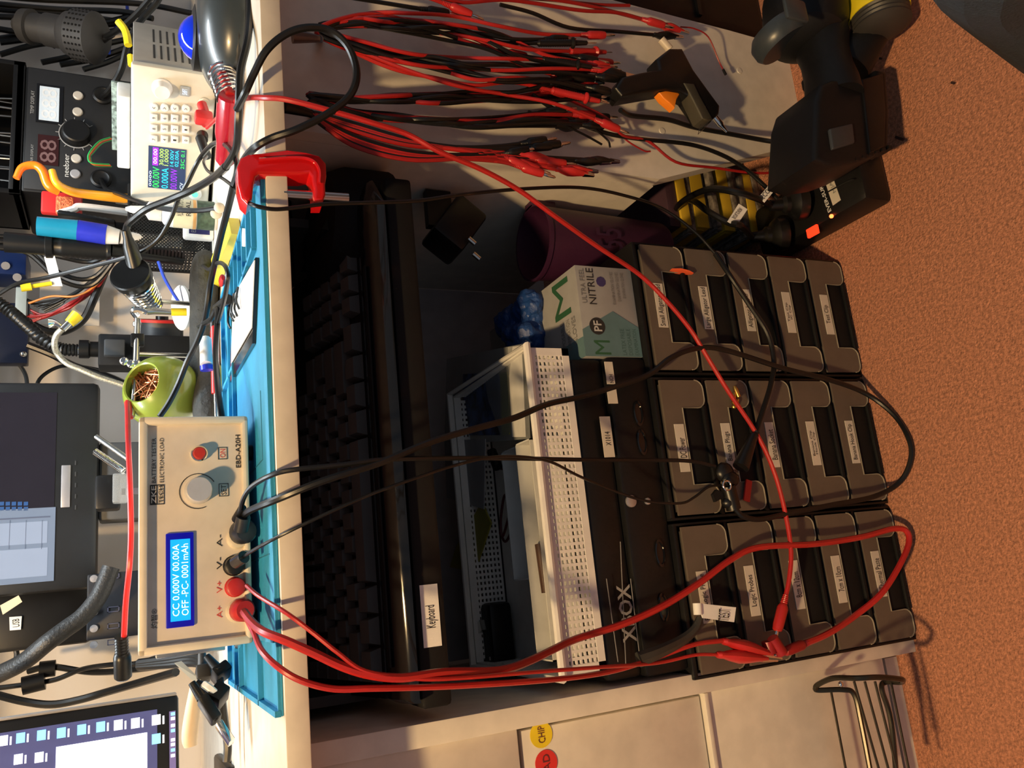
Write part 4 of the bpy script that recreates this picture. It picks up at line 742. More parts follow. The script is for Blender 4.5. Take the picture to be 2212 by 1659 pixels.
# ================================================================ monitors, hub, power bricks at the back
T=Thing('laptop_screen','black flat monitor with silver badge and a document window open','monitor',(.038,.60,.872))
w=.285; h=.22
T.part('housing',MB().b2(0,w,0,.028,0,h,.008),M('screen_housing',(.010,.011,.013),.42))
l,t_,r,bt=T.rect(-90,848,118,1262,-.0002); q=T.part('display_glass',MB().b2(l,r,-.0006,.0,bt,t_),M('glass_black',(.012,.010,.014),.08,emit=(.02,.018,.025),strength=.35))
T.part('stand_foot',MB().b2(.09,.20,.01,.06,-.145,.0,.004),dgrey)
lw_=M('scr_window',(.05,.06,.08),.4,emit=(.30,.38,.52),strength=.55); lw2=M('scr_page',(.05,.06,.08),.4,emit=(.45,.52,.66),strength=.75); lwd=M('scr_line',(.05,.06,.09),.4,emit=(.06,.07,.11),strength=.8)
l2,t2,r2,b2_=T.rect(-60,1100,118,1262,-.0008); T.part('document_window',MB().b2(l2,r2,-.0012,-.0006,b2_,t2),lw_,parent=q)
for bx in ((-60,1130,102,1178),(-60,1188,102,1250)):
    a=T.rect(*bx,-.0014); T.part('page_pane',MB().b2(a[0],a[2],-.0016,-.0012,a[3],a[1]),lw2,parent=q)
a=T.rect(-60,1119,108,1122,-.0014); T.part('ruled_line',MB().b2(a[0],a[2],-.0019,-.0012,a[3],a[1]),lwd,parent=q)
for i in range(3):
    a=T.rect(20+i*35,1124,21+i*35,1186,-.0014); T.part('ruled_line',MB().b2(a[0],a[2],-.0020,-.0012,a[3],a[1]),lwd,parent=q)
for i in range(5):
    for j in range(2):
        c=T.L(4+i*13,1088+j*11,-.0008); T.part('icon_dot',MB().b2(c.x-.0025,c.x+.0025,-.0012,-.0006,c.z-.0025,c.z+.0025),M('icon_blue',(.01,.03,.08),.4,emit=(.03,.12,.35),strength=.6),parent=q)
a=T.rect(132,1005,152,1096,-.0004); T.part('badge',MB().b2(a[0],a[2],-.0016,.0,a[3],a[1],.0015),silver)
for i in range(5): c=T.L(163,1000+i*24,-.0004); T.part('touch_mark',MB().b2(c.x-.003,c.x+.003,-.0008,0,c.z-.0008,c.z+.0008),dgrey)
T=Thing('desktop_monitor','thin black monitor with bright desktop and folder icons','monitor',P(388,1503,Y=.36)+Vector((-.42,0,0)),rz=3.0)
T.part('housing',MB().b2(0,.42,0,.022,0,.27,.004),blk)
T.part('stand_neck',MB().b2(.17,.25,.01,.05,-.055,.06,.004),blk); T.part('stand_foot',MB().b2(.08,.34,-.03,.12,-.0565,-.045,.004),blk)
T.part('side_trim',MB().b2(.4195,.4225,0,.022,.002,.268,.001),M('trim_grey',(.28,.26,.25),.5))
dk_=M('desk_bg',(.05,.06,.16),.4,emit=(.045,.045,.125),strength=1); wh_=M('desk_white',(.9,.92,1),.4,emit=(1,1,1),strength=1.6); fo=M('folder_blue',(.2,.6,.9),.4,emit=(.25,.62,.95),strength=1.1); dr=M('icon_white',(.9,.92,1),.4,emit=(.85,.9,1),strength=1.1)
sc=T.part('display',MB().b2(.012,.408,-.0006,.0,.022,.262),dk_)
def pb(name,x0,y0,x1,y1,mt,k=0): 
    a=T.rect(x0,y0,x1,y1,-.001); T.part(name,MB().b2(a[0],a[2],-.0012-k,-.0006,a[3],a[1]),mt,parent=sc)
pb('white_window',120,1598,318,1720,wh_)
for (x,y,f) in ((45,1594,1),(90,1588,1),(133,1583,1),(177,1576,1),(218,1570,1),(256,1566,0),(293,1562,0),(338,1555,0),(8,1600,0),(40,1640,0),(85,1636,0),(338,1596,1)):
    pb('desktop_icon',x-10,y-11,x+9,y+11,fo if f else dr); 
    a=T.rect(x+13,y-9,x+17,y+9,-.001); T.part('icon_caption',MB().b2(a[0],a[2],-.0011,-.0006,a[3],a[1]),dr,parent=sc)
pb('taskbar',366,1536,380,1720,M('taskbar',(.12,.10,.22),.4,emit=(.10,.08,.2),strength=1))
for i,y in enumerate((1542,1552,1567,1578,1598,1608,1620,1632)): pb('taskbar_icon',369,y-3.5,378,y+3.5,dr if i%3 else fo,.0003)
T=Thing('usb_hub','black multi port hub with silver buttons leaning behind the tester','usb hub',(.0,.55,.755))
a=P(186,1385,Y=.55);c=P(262,1235,Y=.55); T.M=Matrix.Translation((a.x,.55,DZ)); T.I=T.M.inverted(); T.o.location=(a.x,.55,DZ)
T.part('housing',MB().b2(0,c.x-a.x,0,.03,0,a.z-DZ,.002),M('hub_black',(.008,.0085,.012),.45))
for y in(1278,1350,1386,1421): pass
for y in(1278,1350,1386,1421):
    c=T.L(203,y-28,0); T.part('button',MB().lathe([(.005,0),(.0045,.003),(0,.0035)],Matrix.Translation(c)@XR,14),silver)
    l,t_,r,bt=T.rect(232,y-40,258,y-28,0); T.part('usb_port',MB().b2(l,r,-.001,.0005,bt,bt+.0012).b2(l,r,-.001,.0005,t_-.0012,t_).b2(l,l+.001,-.001,.0005,bt,t_).b2(r-.001,r,-.001,.0005,bt,t_),M('port_grey',(.07,.07,.11),.4))
T=Thing('power_brick','large black power brick with USB tag below the left monitor','power brick',P(150,1390,Y=.66))
a=P(160,1392,Y=.66);c=P(-60,1272,Y=.66); T.part('housing',MB().b2(a.x,c.x,.66,.70,a.z-.02,c.z,.006),blk,world=True)
T.part('bracket',MB().b2(a.x+.01,c.x-.01,.70,.849,a.z,a.z+.02),blk,world=True)
q=PX(((20,1333,.657),(47,1331,.657),(45,1360,.657),(21,1362,.657))); lb=T.part('tape_label',MB().raw(q+[p+Vector((0,.001,0)) for p in q],[(0,1,2,3),(7,6,5,4),(0,4,5,1),(1,5,6,2),(2,6,7,3),(3,7,4,0)]),paper,world=True)
text_quadY(T,'USB',((27,1355,.6565),(26,1338,.6565),(41,1336,.6565),(42,1354,.6565)),ink,lb)
q=PX(((0,1308,.60),(40,1286,.60),(48,1300,.60),(6,1328,.60))); solo('cable_tag','cream cable tag hanging over the power brick','tag',MB().raw(q+[p+Vector((0,.001,0)) for p in q],[(0,1,2,3),(7,6,5,4),(0,4,5,1),(1,5,6,2),(2,6,7,3),(3,7,4,0)]),M('tag_cream',(.65,.52,.34),.6))
# blue breakout rack at the upper wall
T=Thing('voltage_module','blue power module with white connector hanging in cables on the wall','circuit module',P(120,700,Y=.74))
T.part('board',MB().b2(P(60,785,Y=.74).x,P(60,655,Y=.74).x,.74,.76,P(62,700,Y=.74).z,P(-80,700,Y=.74).z,.002),blue_d,world=True)
T.part('white_connector',MB().b2(P(60,690,Y=.735).x,P(60,628,Y=.735).x,.72,.742,P(60,650,Y=.735).z,P(36,650,Y=.735).z,.001),M('connector_pale',(.38,.46,.48),.4),world=True)
T.part('terminal_block',MB().b2(P(60,612,Y=.735).x,P(60,560,Y=.735).x,.70,.76,P(62,600,Y=.735).z,P(-60,600,Y=.735).z,.002),M('terminal_blue',(.004,.016,.085),.35),world=True)
for y in(575,600): T.part('terminal_screw',MB().cyl(P(12+(y-575)*1.0,y-1,Y=.70),P(12+(y-575)*1.0,y-1,Y=.696),.006,12),silver,world=True)
for y in(572,765): T.part('corner_screw',MB().ball(P(50,y,Y=.735),.005,10),chrome,world=True)
T.part('wall_bracket',MB().b2(P(0,700,Y=.76).x-.02,P(0,700,Y=.76).x+.02,.76,.849,1.05,1.07),blk,world=True)
# wire looms
def many(name,labels,cat,n,f,r,mats,group):
    for i in range(n):
        pts=f(i); solo(name,labels[i] if isinstance(labels,list) else labels,cat,MB().tube(pts,r,6),mats[i%len(mats)],group)
def jit(pts,s): return [P(x,y,Y=Y)+Vector((rnd.uniform(-s,s),rnd.uniform(-s,s),rnd.uniform(-s,s))) for x,y,Y in pts]
many('loom_wire','thin black wire in the bundle fanning into the blue module','wire',12,lambda i:[p+Vector((0,0,-.003*i+.010)) if k<2 else p for k,p in enumerate(jit(((62,640+i*3,.73),(95,655,.72),(150,640,.71),(195,610,.70),(240,570,.68),(262,520,.66)),.0018))],.0016,[rub],'black loom wires at the wall')
many('loom_wire','thin red wire in the bundle fanning into the blue module','wire',10,lambda i:jit(((62,672+i*3,.73),(95,682,.72),(150,660,.70),(190,632,.70),(212,610,.69),(240,575,.68)),.0035),.0016,[redd],'red loom wires at the wall')
solo('loom_wire','orange wire running along the red ones at the wall','wire',MB().tube(PX(((62,655,.72),(110,640,.71),(160,640,.70),(200,622,.69),(235,585,.68))),.0016,6),orangew)
solo('yellow_sleeve','bright yellow sleeve on a thin wire near the wall','sleeve',MB().cyl(P(45,622,Y=.60),P(68,619,Y=.60),.0055,10).cyl(P(66,619,Y=.60),P(112,612,Y=.60),.003,10),yellow)
q=PX(((95,555,.60),(118,552,.60),(135,618,.60),(112,618,.60))); T=Thing('cable_tag','long white paper cable tag hanging near the wall','tag',q[2]); tg=T.part('tag_body',MB().raw(q+[p+Vector((0,.001,0)) for p in q],[(0,1,2,3),(7,6,5,4),(0,4,5,1),(1,5,6,2),(2,6,7,3),(3,7,4,0)]),paper,world=True)
solo('white_sheet','white paper sheet leaning on the wall behind the cables','paper',MB().b2(P(100,700,Y=.82).x,P(100,598,Y=.82).x,.82,.822,P(215,650,Y=.82).z,P(85,650,Y=.82).z),M('sheet_white',(.78,.77,.76),.7))
# cables draped over the wall, upper right
lab=['black wall cable hanging highest at the upper right','black wall cable second along at the upper right']
pl=[((-20,8,.78),(120,20,.78),(260,25,.76),(330,40,.74)),((-20,35,.78),(80,40,.78),(200,52,.78),(320,25,.75)),((-20,60,.80),(60,70,.80),(150,60,.80),(250,52,.80)),((-20,-10,.8),(100,0,.8),(300,8,.78),(420,30,.74)),((0,92,.80),(60,84,.80),(110,70,.80),(200,72,.80)),((0,118,.80),(70,98,.80),(140,88,.80),(280,60,.80)),((90,135,.80),(160,120,.80),(230,95,.80),(300,80,.80)),((130,140,.80),(200,128,.80),(260,108,.80),(300,92,.80)),((180,150,.80),(230,135,.80),(275,115,.80),(310,100,.80)),((-10,20,.82),(200,38,.82),(300,60,.82),(340,100,.80)),((-10,85,.82),(40,78,.82),(80,80,.82),(120,100,.82)),((270,-10,.80),(275,20,.80),(268,40,.80),(240,75,.80),(235,115,.79))]
wl=['thick black cable crossing nearest the top of the wall','black cable dipping under the black plug-in adaptor','black cable passing left above the adaptor','black cable along the frame edge at the wall','short black cable beside the tool rack','black cable fanning down beside the adaptor','black cable slanting just above the station casing','black cable slanting over the station corner','lowest black cable slanting over the station corner','long black cable behind all the others on the wall','thin black loop beside the tool rack','thin blue cable falling behind the adaptor']
for i,p_ in enumerate(pl): solo('wall_cable',wl[i],'cable',MB().tube(PX(p_),.0052 if i<11 else .003,8),rub if i<11 else bluew,group='cables draped on the upper right wall')
T=Thing('plug_in_adaptor','black round plug-in adaptor with vent holes hanging among wall cables','adaptor',P(150,130,Y=.66)); a0=P(222,85,Y=.64); a1=P(32,52,Y=.70); mm=along(a0,a1-a0); L_=(a1-a0).length
T.part('housing',MB().lathe([(.006,-.004),(.026,0),(.038,.010),(.0405,.012),(.0405,.044),(.036,.046),(.034,.058),(.026,.066),(.026,.095),(.0225,.097),(.0225,.118),(.028,.120),(.026,.135),(.014,.142),(.010,L_)],mm,28),M('adaptor_grey',(.035,.035,.037),.6),world=True)
g=MB()
for i in range(5):
    for j in range(26):
        a=R(j*14); g.ball(mm@Vector((.0402*math.cos(a),.0402*math.sin(a),.016+i*.006)),.0021,6)
T.part('vent_holes',g,blkm,world=True); T.part('strain_relief',MB().cyl(a0,P(244,75,Y=.62),.007,12,r2=.004),rub,world=True)
# desk top cables
cable('black_cable','black cable running from the round adaptor up over the supply',((222,82,.64),(250,68,.60),(290,35,.56),(330,-10,.52)),.0045,rub)
cable('black_cable','grey black cable from the station socket up past the yellow clip',((222,208,.635),(240,190,.60),(262,150,.58),(275,100,.56),(300,50,.54),(335,10,.52),(350,-15,.5)),.0050,rub)
cable('black_cable','black cable from the lower station socket across the supply base',((218,388,.635),(230,408,.60),(260,420,.52),(300,435,.44),(350,450,.40),(420,455,.36),(470,450,.33)),.0033,rub)
cable('iron_cable','thick black soldering iron cable arching from the desk edge across the bench',((488,360,.12),(462,383,.20),(420,408,.26),(370,430,.30),(320,450,.34),(290,472,.36),(276,486,.368),(272,500,.37)),.0042,rub)
cable('black_cable','thick black cable looping out over the desk edge above the clamp',((540,-10,.06),(539,40,.05),(534,90,.03),(520,150,.03),(517,200,.03),(515,260,.04),(510,320,.07),(488,360,.12)),.0036,rub)
cable('black_cable','thick black loop hanging in front of the desk edge',((512,235,.03),(530,200,.0),(548,160,-.012),(575,110,-.03),(615,75,-.04),(660,60,-.045),(710,65,-.045),(748,95,-.045),(768,140,-.045),(768,180,-.045),(748,215,-.04),(700,250,-.035),(640,280,-.03),(590,297,-.02),(556,315,-.01),(535,335,.02),(520,360,.05),(505,400,.07)),.0034,rub)
cable('black_cable','black cable running along the bench behind the mat to the tester',((505,400,.07),(493,450,.12),(480,500,.16),(466,560,.20),(455,610,.24),(448,660,.26),(440,700,.28),(425,740,.30),(405,780,.32),(385,830,.33),(365,870,.33),(345,900,.33)),.0034,rub)
cable('black_cable','thin black cable curling over the power supply front',((505,400,.07),(512,370,.08),(510,345,.1),(495,320,.13),(475,308,.2),(455,315,.25),(430,345,.3),(405,395,.32),(385,430,.34),(370,470,.36),(340,520,.38),(290,550,.40),(200,575,.45),(100,600,.5),(40,612,.55),(-10,640,.58)),.0028,rub)
cable('black_cable','thin black cable from the plug curving to the clamp foot',((447,338,.33),(440,350,.3),(450,370,.25),(480,385,.16),(505,405,.08),(520,428,.03),(545,442,-.006),(570,449,-.012),(600,452,-.012),(650,447,-.012),(700,441,-.012),(800,438,-.01),(900,434,-.005),(1000,420,0),(1130,408,.01),(1250,405,.03),(1340,420,.04),(1430,450,.05),(1500,500,.05),(1545,548,.05)),.0018,rub)
cable('black_cable','thin black cable continuing from the surge strip down over the drawers',((1545,548,.05),(1580,600,.040),(1620,660,.040),(1658,720,.040),(1672,780,.040),(1665,830,.040),(1650,880,.040),(1632,935,.040)),.0030,rub)
cable('black_cable','thin black cable between mat trays and screwdriver',((430,705,.30),(455,690,.25),(470,670,.22),(466,760,.18),(470,830,.14),(476,880,.12),(480,905,.12)),.003,rub)
cable('wall_cable','black cable hanging in a loop down the wall beside the flexible arm',((10,760,.78),(35,780,.78),(55,810,.78),(60,850,.78)),.003,dgrey)
cable('wall_cable','black cable drooping behind the gooseneck arm',((60,745,.72),(110,765,.72),(160,790,.72),(210,805,.70),(250,820,.68),(290,840,.66)),.0055,rub)
cable('wall_cable','black cable dropping from the loom behind the yellow tipped clip',((230,580,.7),(205,640,.7),(180,690,.72),(140,715,.73),(100,715,.73),(60,695,.73)),.006,rub)
cable('wall_cable','thin dark cable curving down towards the left monitor',((75,860,.78),(85,820,.78),(120,795,.78),(160,790,.78),(220,800,.78)),.003,rub)
for i,(a,b_) in enumerate(((440,505),(452,515),(462,525),(520,560),(535,575))):
    cable('wall_cable',['topmost black cable among those beside the torch','second black cable beside the torch','third black cable beside the torch','black cable under the torch running to the loom','black cable just above the paper tag'][i],((-10,a+70 if i<3 else a,.66),(60,a+75 if i<3 else a+12,.66),(130,b_+30,.66),(200,b_+40,.66),(262,520+i*6,.62)),.0036,rub,group='cables beside the torch')
# tester cables at the back
cable('power_lead','red and black twin lead lying across the tester top',((275,868,.30),(277,950,.22),(281,1050,.18),(283,1150,.18),(280,1220,.18),(272,1300,.20),(268,1375,.22)),.0026,M('red_wire',(.65,.02,.02),.35))
T=Thing('barrel_jack','black ribbed power jack hanging at the tester top','jack',P(300,1450,Y=.24)); mm=along(P(262,1375,Y=.22),P(266,1462,Y=.24)-P(262,1375,Y=.22)); pr=[]
for i in range(6): pr+=[(.0062,i*.003),(.0052,i*.003+.0015)]
T.part('jack_body',MB().lathe(pr+[(.0068,.018),(.0078,.022),(.0078,.042),(.006,.044)],mm,16),rub,world=True)
cable('braided_cable','thick black braided cable sleeve slanting down left of the hub',((240,1225,.50),(215,1285,.50),(180,1330,.50),(140,1360,.50),(100,1390,.50),(50,1430,.52),(-10,1460,.55)),.0105,M('braided_sleeve',(.012,.012,.012),.5,bump=.25,bscale=350),seg=14)
T=cable('power_cable','thin black cable with a ferrite lump against the lower wall',((-10,1487,.74),(60,1478,.73),(120,1468,.72),(180,1445,.70),(250,1435,.62),(300,1432,.60),(400,1400,.5)),.0035,rub); T.part('ferrite',MB().cyl(P(48,1482,Y=.725),P(97,1470,Y=.725),.0125,14),blk,world=True)
T=cable('power_cable','black cable with a ferrite lump above the other one',((60,1450,.74),(110,1440,.73),(200,1452,.70),(300,1445,.62),(420,1425,.5)),.0045,rub); T.part('ferrite',MB().cyl(P(85,1447,Y=.73),P(120,1443,Y=.73),.0115,14),blk,world=True)
cable('power_cable','black cable sagging along the wall above the bright monitor',((-10,1500,.70),(50,1515,.70),(110,1522,.69),(170,1512,.68),(230,1495,.66),(300,1475,.60),(380,1452,.5)),.0052,rub)
cable('power_cable','thin black drop cable below the power brick',((30,1390,.72),(36,1410,.72),(35,1428,.72)),.0035,rub)
# clear acrylic piece behind tester
T=Thing('helping_magnifier','clear plastic magnifier arm glinting behind the tester','magnifier',P(262,1030,Y=.45)); T.part('lens_block',MB().b2(P(250,1085,Y=.45).x,P(250,1022,Y=.45).x,.45,.47,P(275,1050,Y=.45).z,P(243,1050,Y=.45).z,.002),glass,world=True)
T.part('spring_arm',MB().spring(P(268,1018,Y=.46),P(205,975,Y=.48),.0035,.001,22),chrome,world=True); T.part('arm_rod',MB().cyl(P(275,990,Y=.46),P(208,943,Y=.48),.0035,10),steel,world=True); T.part('dark_knob',MB().b2(P(230,1100,Y=.50).x,P(230,1025,Y=.50).x,.50,.53,P(260,1050,Y=.5).z,P(205,1050,Y=.5).z,.004),blk,world=True)
T.part('support',MB().b2(P(262,1060,Y=.46).x-.004,P(262,1060,Y=.46).x+.004,.47,.478,DZ,P(262,1060,Y=.46).z),steel,world=True)
# usb plugs and stick left of the tester
def usbplug(name,label,p0,p1,m1,metal=True,w=.016,t=.008):
    d=p1-p0; mm=along(p0,d); L_=d.length; T=Thing(name,label,'plug',p1 if p1.z<p0.z else p0)
    T.part('shell',MB().box((0,0,L_*.25),(w,t,L_*.5),.002,mat=mm),m1,world=True); T.part('strain_relief',MB().lathe([(.0035,-.018),(.0052,0)],mm,12),m1,world=True)
    if metal: T.part('metal_tip',MB().box((0,0,L_*.76),(w*.78,t*.6,L_*.42),.0006,mat=mm),chrome,world=True); T.part('tip_insert',MB().box((0,-t*.32,L_*.80),(w*.62,t*.05,L_*.3),mat=mm),blkm,world=True)
    return T
usbplug('usb_plug','black USB plug with open silver tip nearest the camera on the desk',P(436,1508,Y=.22),P(502,1608,Y=.20),rub,w=.018,t=.010)
usbplug('usb_plug','black USB plug hanging at the tester corner with paper tag behind',P(438,1440,Y=.27),P(442,1500,Y=.26),M('plug_dgrey',(.03,.028,.026),.5),False,.021,.014)
usbplug('barrel_plug','dark round plug lying beside the silver tipped USB plug',P(470,1445,Y=.25),P(500,1480,Y=.24),blk,False,.023,.017)
usbplug('hdmi_plug','dark plug with white collar between the USB plugs',P(458,1495,Y=.23),P(512,1528,Y=.22),blk,False,.025,.017)
solo('white_collar','white ring collar between the dark plugs','collar',MB().lathe([(.0095,0),(.0105,.001),(.0105,.005),(.0095,.006)],along(P(450,1496,Y=.225),(.6,.1,-.6)),18),paper)
q=PX(((376,1432,.27),(392,1428,.27),(434,1468,.26),(428,1482,.26))); solo('cable_tag','translucent grey label flag beside the tester corner','tag',MB().raw(q+[p+Vector((0,.0008,0)) for p in q],[(0,1,2,3),(7,6,5,4),(0,4,5,1),(1,5,6,2),(2,6,7,3),(3,7,4,0)]),M('tag_grey',(.42,.45,.44),.5))
solo('wooden_stick','pale wooden stick with rounded end beside the bright monitor','stick',MB().tube([P(424,1482,Y=.30),P(416,1540,Y=.30),P(410,1590,Y=.30),P(412,1612,Y=.30)],lambda t:.0062+.002*math.sin(t*3),10),wood)
cable('black_cable','thin black cable standing beside the silver tipped plug',((470,1440,.24),(478,1500,.25),(485,1560,.26),(492,1610,.26),(490,1645,.26)),.004,rub)
for i in range(3): cable('black_cable',['black cable crossing behind the tester corner towards the plugs','second black cable crossing behind the tester corner','third black cable crossing behind the tester corner'][i],((300,1432+i*4,.40),(360,1424+i*6,.36),(420,1416+i*8,.32),(450,1432+i*6,.28)),.0045,rub,group='cables behind the tester corner')
# ================================================================ cables in front of the desk
F=.036
PSUc=PSU.M@(PSU.L(443,258,-.02))
T=cable('test_lead','red lead running from the supply over the edge and across the drawers',((447,276,.335),(462,262,.30),(485,240,.22),(512,217,.10),(540,211,.02),(570,211,-.015),(620,215,-.03),(700,235,-.035),(800,264,-.035),(880,290,-.03),(950,328,-.03),(1040,366,-.02),(1120,410,-.01),(1200,468,0),(1290,532,.02),(1380,592,F),(1440,650,F),(1490,710,F),(1520,758,F),(1570,840,F),(1630,930,F),(1665,1000,F),(1690,1080,F),(1708,1180,F),(1705,1250,F),(1692,1308,F)),.0025,red)
T.part('stacking_plug',MB().box(P(440,255,Y=.34)[:],(.014,.02,.022),.004).cyl(P(436,225,Y=.345),P(444,250,Y=.34),.0062,14),redh,world=True)
p,d=dirof(T,1); banana(T,p,d,red,1.0)
T=cable('test_lead','thick red lead from the A plus post sweeping over the console to the carpet',((527,1322,.055),(545,1345,.03),(570,1365,0),(620,1385,-.02),(680,1412,-.028),(740,1440,-.03),(800,1458,-.03),(870,1464,-.03),(960,1452,-.025),(1080,1448,-.01),(1150,1425,.01),(1240,1382,.03),(1340,1350,.035),(1430,1310,F),(1510,1260,F),(1580,1208,F),(1640,1182,F),(1760,1175,F),(1860,1160,F),(1930,1142,F-.004),(1960,1150,F-.008),(1958,1190,F-.01),(1910,1275,F-.01),(1850,1328,F),(1790,1368,F),(1735,1392,F)),.0034,red)
T.part('stacking_plug',MB().lathe([(.0075,0),(.0095,.003),(.0095,.012),(.0075,.015)],along(TS.M@TS.L(516,1318,-.004),TS.M.to_3x3()@Vector((0,-1,-.25))),18),redh,world=True)
p,d=dirof(T,1); banana(T,p,d,M('red_boot',(.28,.008,.01),.4),.95)
T=cable('clip_lead','red lead from the A plus post ending in the upper-right red clip',((532,1335,.055),(548,1365,.03),(565,1405,0),(600,1440,-.02),(650,1470,-.028),(720,1488,-.03),(800,1487,-.03),(900,1485,-.025),(1000,1481,-.02),(1130,1473,-.01),(1240,1463,.01),(1330,1448,.03),(1420,1420,F),(1500,1392,F),(1560,1384,F)),.0024,red)
p,d=dirof(T,1); alligator(T,p,P(1600,1395,Y=F)-P(1560,1384,Y=F),redh,1.35)
T=cable('clip_lead','thin red lead from the V plus post ending in the lower-left red clip',((533,1265,.045),(560,1288,.02),(620,1325,-.015),(680,1370,-.025),(730,1410,-.03),(790,1450,-.032),(900,1466,-.03),(1000,1464,-.025),(1150,1452,-.01),(1300,1441,.01),(1420,1432,F),(1500,1415,F),(1548,1414,F)),.0017,red)
p,d=dirof(T,1); alligator(T,p,P(1600,1418,Y=F)-P(1548,1414,Y=F),redh,1.35)
T=Thing('stacked_socket','dark red banana sockets joined where the clips meet','banana socket',P(1680,1400,Y=F)); T.part('socket_body',MB().cyl(P(1658,1385,Y=F),P(1665,1412,Y=F),.0065,14).cyl(P(1668,1378,Y=F-.004),P(1690,1412,Y=F-.004),.0060,14),M('red_boot',(.28,.008,.01),.4),world=True); T.part('metal_ring',MB().cyl(P(1646,1415,Y=F),P(1656,1404,Y=F),.0035,12),brass,world=True)
T=cable('black_lead','thick black lead from the A minus post across the basket down to the carpet',((528,1112,.055),(545,1100,.03),(600,1078,-.01),(700,1038,-.028),(820,1000,-.03),(930,955,-.028),(1030,925,-.02),(1110,903,-.01),(1180,874,.01),(1250,858,.03),(1320,838,.035),(1400,810,F),(1450,772,F),(1510,752,F),(1570,757,F),(1690,795,F),(1790,820,F),(1870,850,F),(1930,895,F-.01),(1962,945,F-.012),(1968,990,F-.012),(1945,1040,F-.01),(1890,1072,F),(1800,1090,F),(1700,1110,F),(1640,1122,F),(1605,1115,F),(1588,1100,F)),.0030,rub)
T.part('stacking_plug',MB().lathe([(.0075,0),(.0105,.003),(.0105,.012),(.0085,.016),(.004,.017)],along(TS.M@TS.L(518,1150,-.004),TS.M.to_3x3()@Vector((0,-1,-.25))),20).cyl(P(520,1145,Y=.062),P(526,1116,Y=.055),.0058,14),M('plug_navy',(.02,.022,.03),.35),world=True)
T.part('cross_hole',MB().lathe([(.0028,0),(.0028,.0012)],along(TS.M@TS.L(533,1145,-.018),(0,-1,-.2)),12),blkm,world=True)
T=cable('black_lead','black lead from the A minus post straight down to the DC Power drawer',((518,1118,.060),(525,1080,.04),(545,1050,.02),(590,1025,-.012),(640,1014,-.025),(740,1004,-.03),(830,993,-.03),(950,990,-.025),(1100,990,-.01),(1250,993,.02),(1400,994,.034),(1490,996,F),(1545,1008,F)),.0021,rub)
T.part('boot',MB().cyl(P(512,1122,Y=.064),P(524,1096,Y=.05),.0045,12,r2=.0032),rub,world=True)
T=cable('black_lead','thin black lead from the V minus post hanging over the keyboard',((527,1203,.055),(545,1190,.03),(600,1160,-.01),(700,1112,-.025),(800,1068,-.03),(900,1032,-.03),(980,1006,-.025),(1060,988,-.02),(1130,987,-.01),(1190,998,.0),(1250,1028,.02),(1330,1062,.034),(1400,1083,F),(1470,1087,F),(1500,1074,F),(1530,1052,F),(1558,1048,F)),.0014,rub)
T.part('plug_boot',MB().cyl(P(508,1215,Y=.066),P(527,1203,Y=.055),.0052,14),M('boot_smoke',(.05,.045,.045),.25),world=True)
T=Thing('clip_cluster','cluster of black clips lying over the Banana Plugs drawer','clip',P(1600,1060,Y=F))
b=MB().ball(P(1565,1020,Y=F),.011,14,sc=(1,.7,1)).ball(P(1578,1035,Y=F-.004),.009,12,sc=(1,.7,1.2)).ball(P(1575,1085,Y=F),.009,12,sc=(.8,.8,1)); T.part('clip_body',b,rub,world=True)
T.part('clip_grip',MB().cyl(P(1585,1100,Y=F),P(1572,1050,Y=F-.003),.0078,12).cyl(P(1628,940,Y=F),P(1600,1010,Y=F),.0048,12,r2=.009),rub,world=True)
T.part('clip_teeth',MB().prism([(0,0),(.006,.002),(.009,.008),(.004,.014),(-.004,.012),(-.002,.006)],-.002,.002,mat=Matrix.Translation(P(1562,1075,Y=F))),blkm,world=True); ec=P(1569,1049,Y=F-.012); T.part('metal_eye',MB().tube([ec+Vector((.005*math.cos(R(a)),-.001,.005*math.sin(R(a)))) for a in range(0,361,24)],.0009,6,n=0),chrome,world=True)
pr=[]
for i in range(7): pr+=[(.0040,i*.004),(.0031,i*.004+.002)]
T.part('spring_boot',MB().lathe(pr,along(P(1633,933,Y=F),P(1612,985,Y=F)-P(1633,933,Y=F)),10),rub,world=True)
T=Thing('jeweller_tag','white cable tag reading TEST on the drawer tower beside the white cabinet','tag',P(1550,1325,Y=F-.01))
q=PX(((1508,1303,.034),(1590,1312,.034),(1586,1344,.034),(1518,1335,.034))); b=MB().raw(q+[p+Vector((0,.001,0)) for p in q],[(0,1,2,3),(7,6,5,4),(0,4,5,1),(1,5,6,2),(2,6,7,3),(3,7,4,0)]); T.part('tag_body',b,paper,world=True); T.part('wrap',MB().cyl(P(1506,1303,Y=.036),P(1508,1328,Y=.036),.0045,12),paper,world=True)
c=[P(1558,1316,Y=.0325),P(1574,1318,Y=.0325)]
text_quadY(T,'TEST',((1551,1341,.0325),(1553,1315,.0325),(1577,1317,.0325),(1574,1343,.0325)),ink)
cable('black_cable','dark cable end with thick sleeve running up from the TEST tag',((1512,1335,.038),(1500,1360,.038),(1470,1385,.038),(1420,1410,.034),(1380,1425,.036)),lambda t:.0035+.004*t,M('sleeve_dark',(.03,.03,.026),.5))
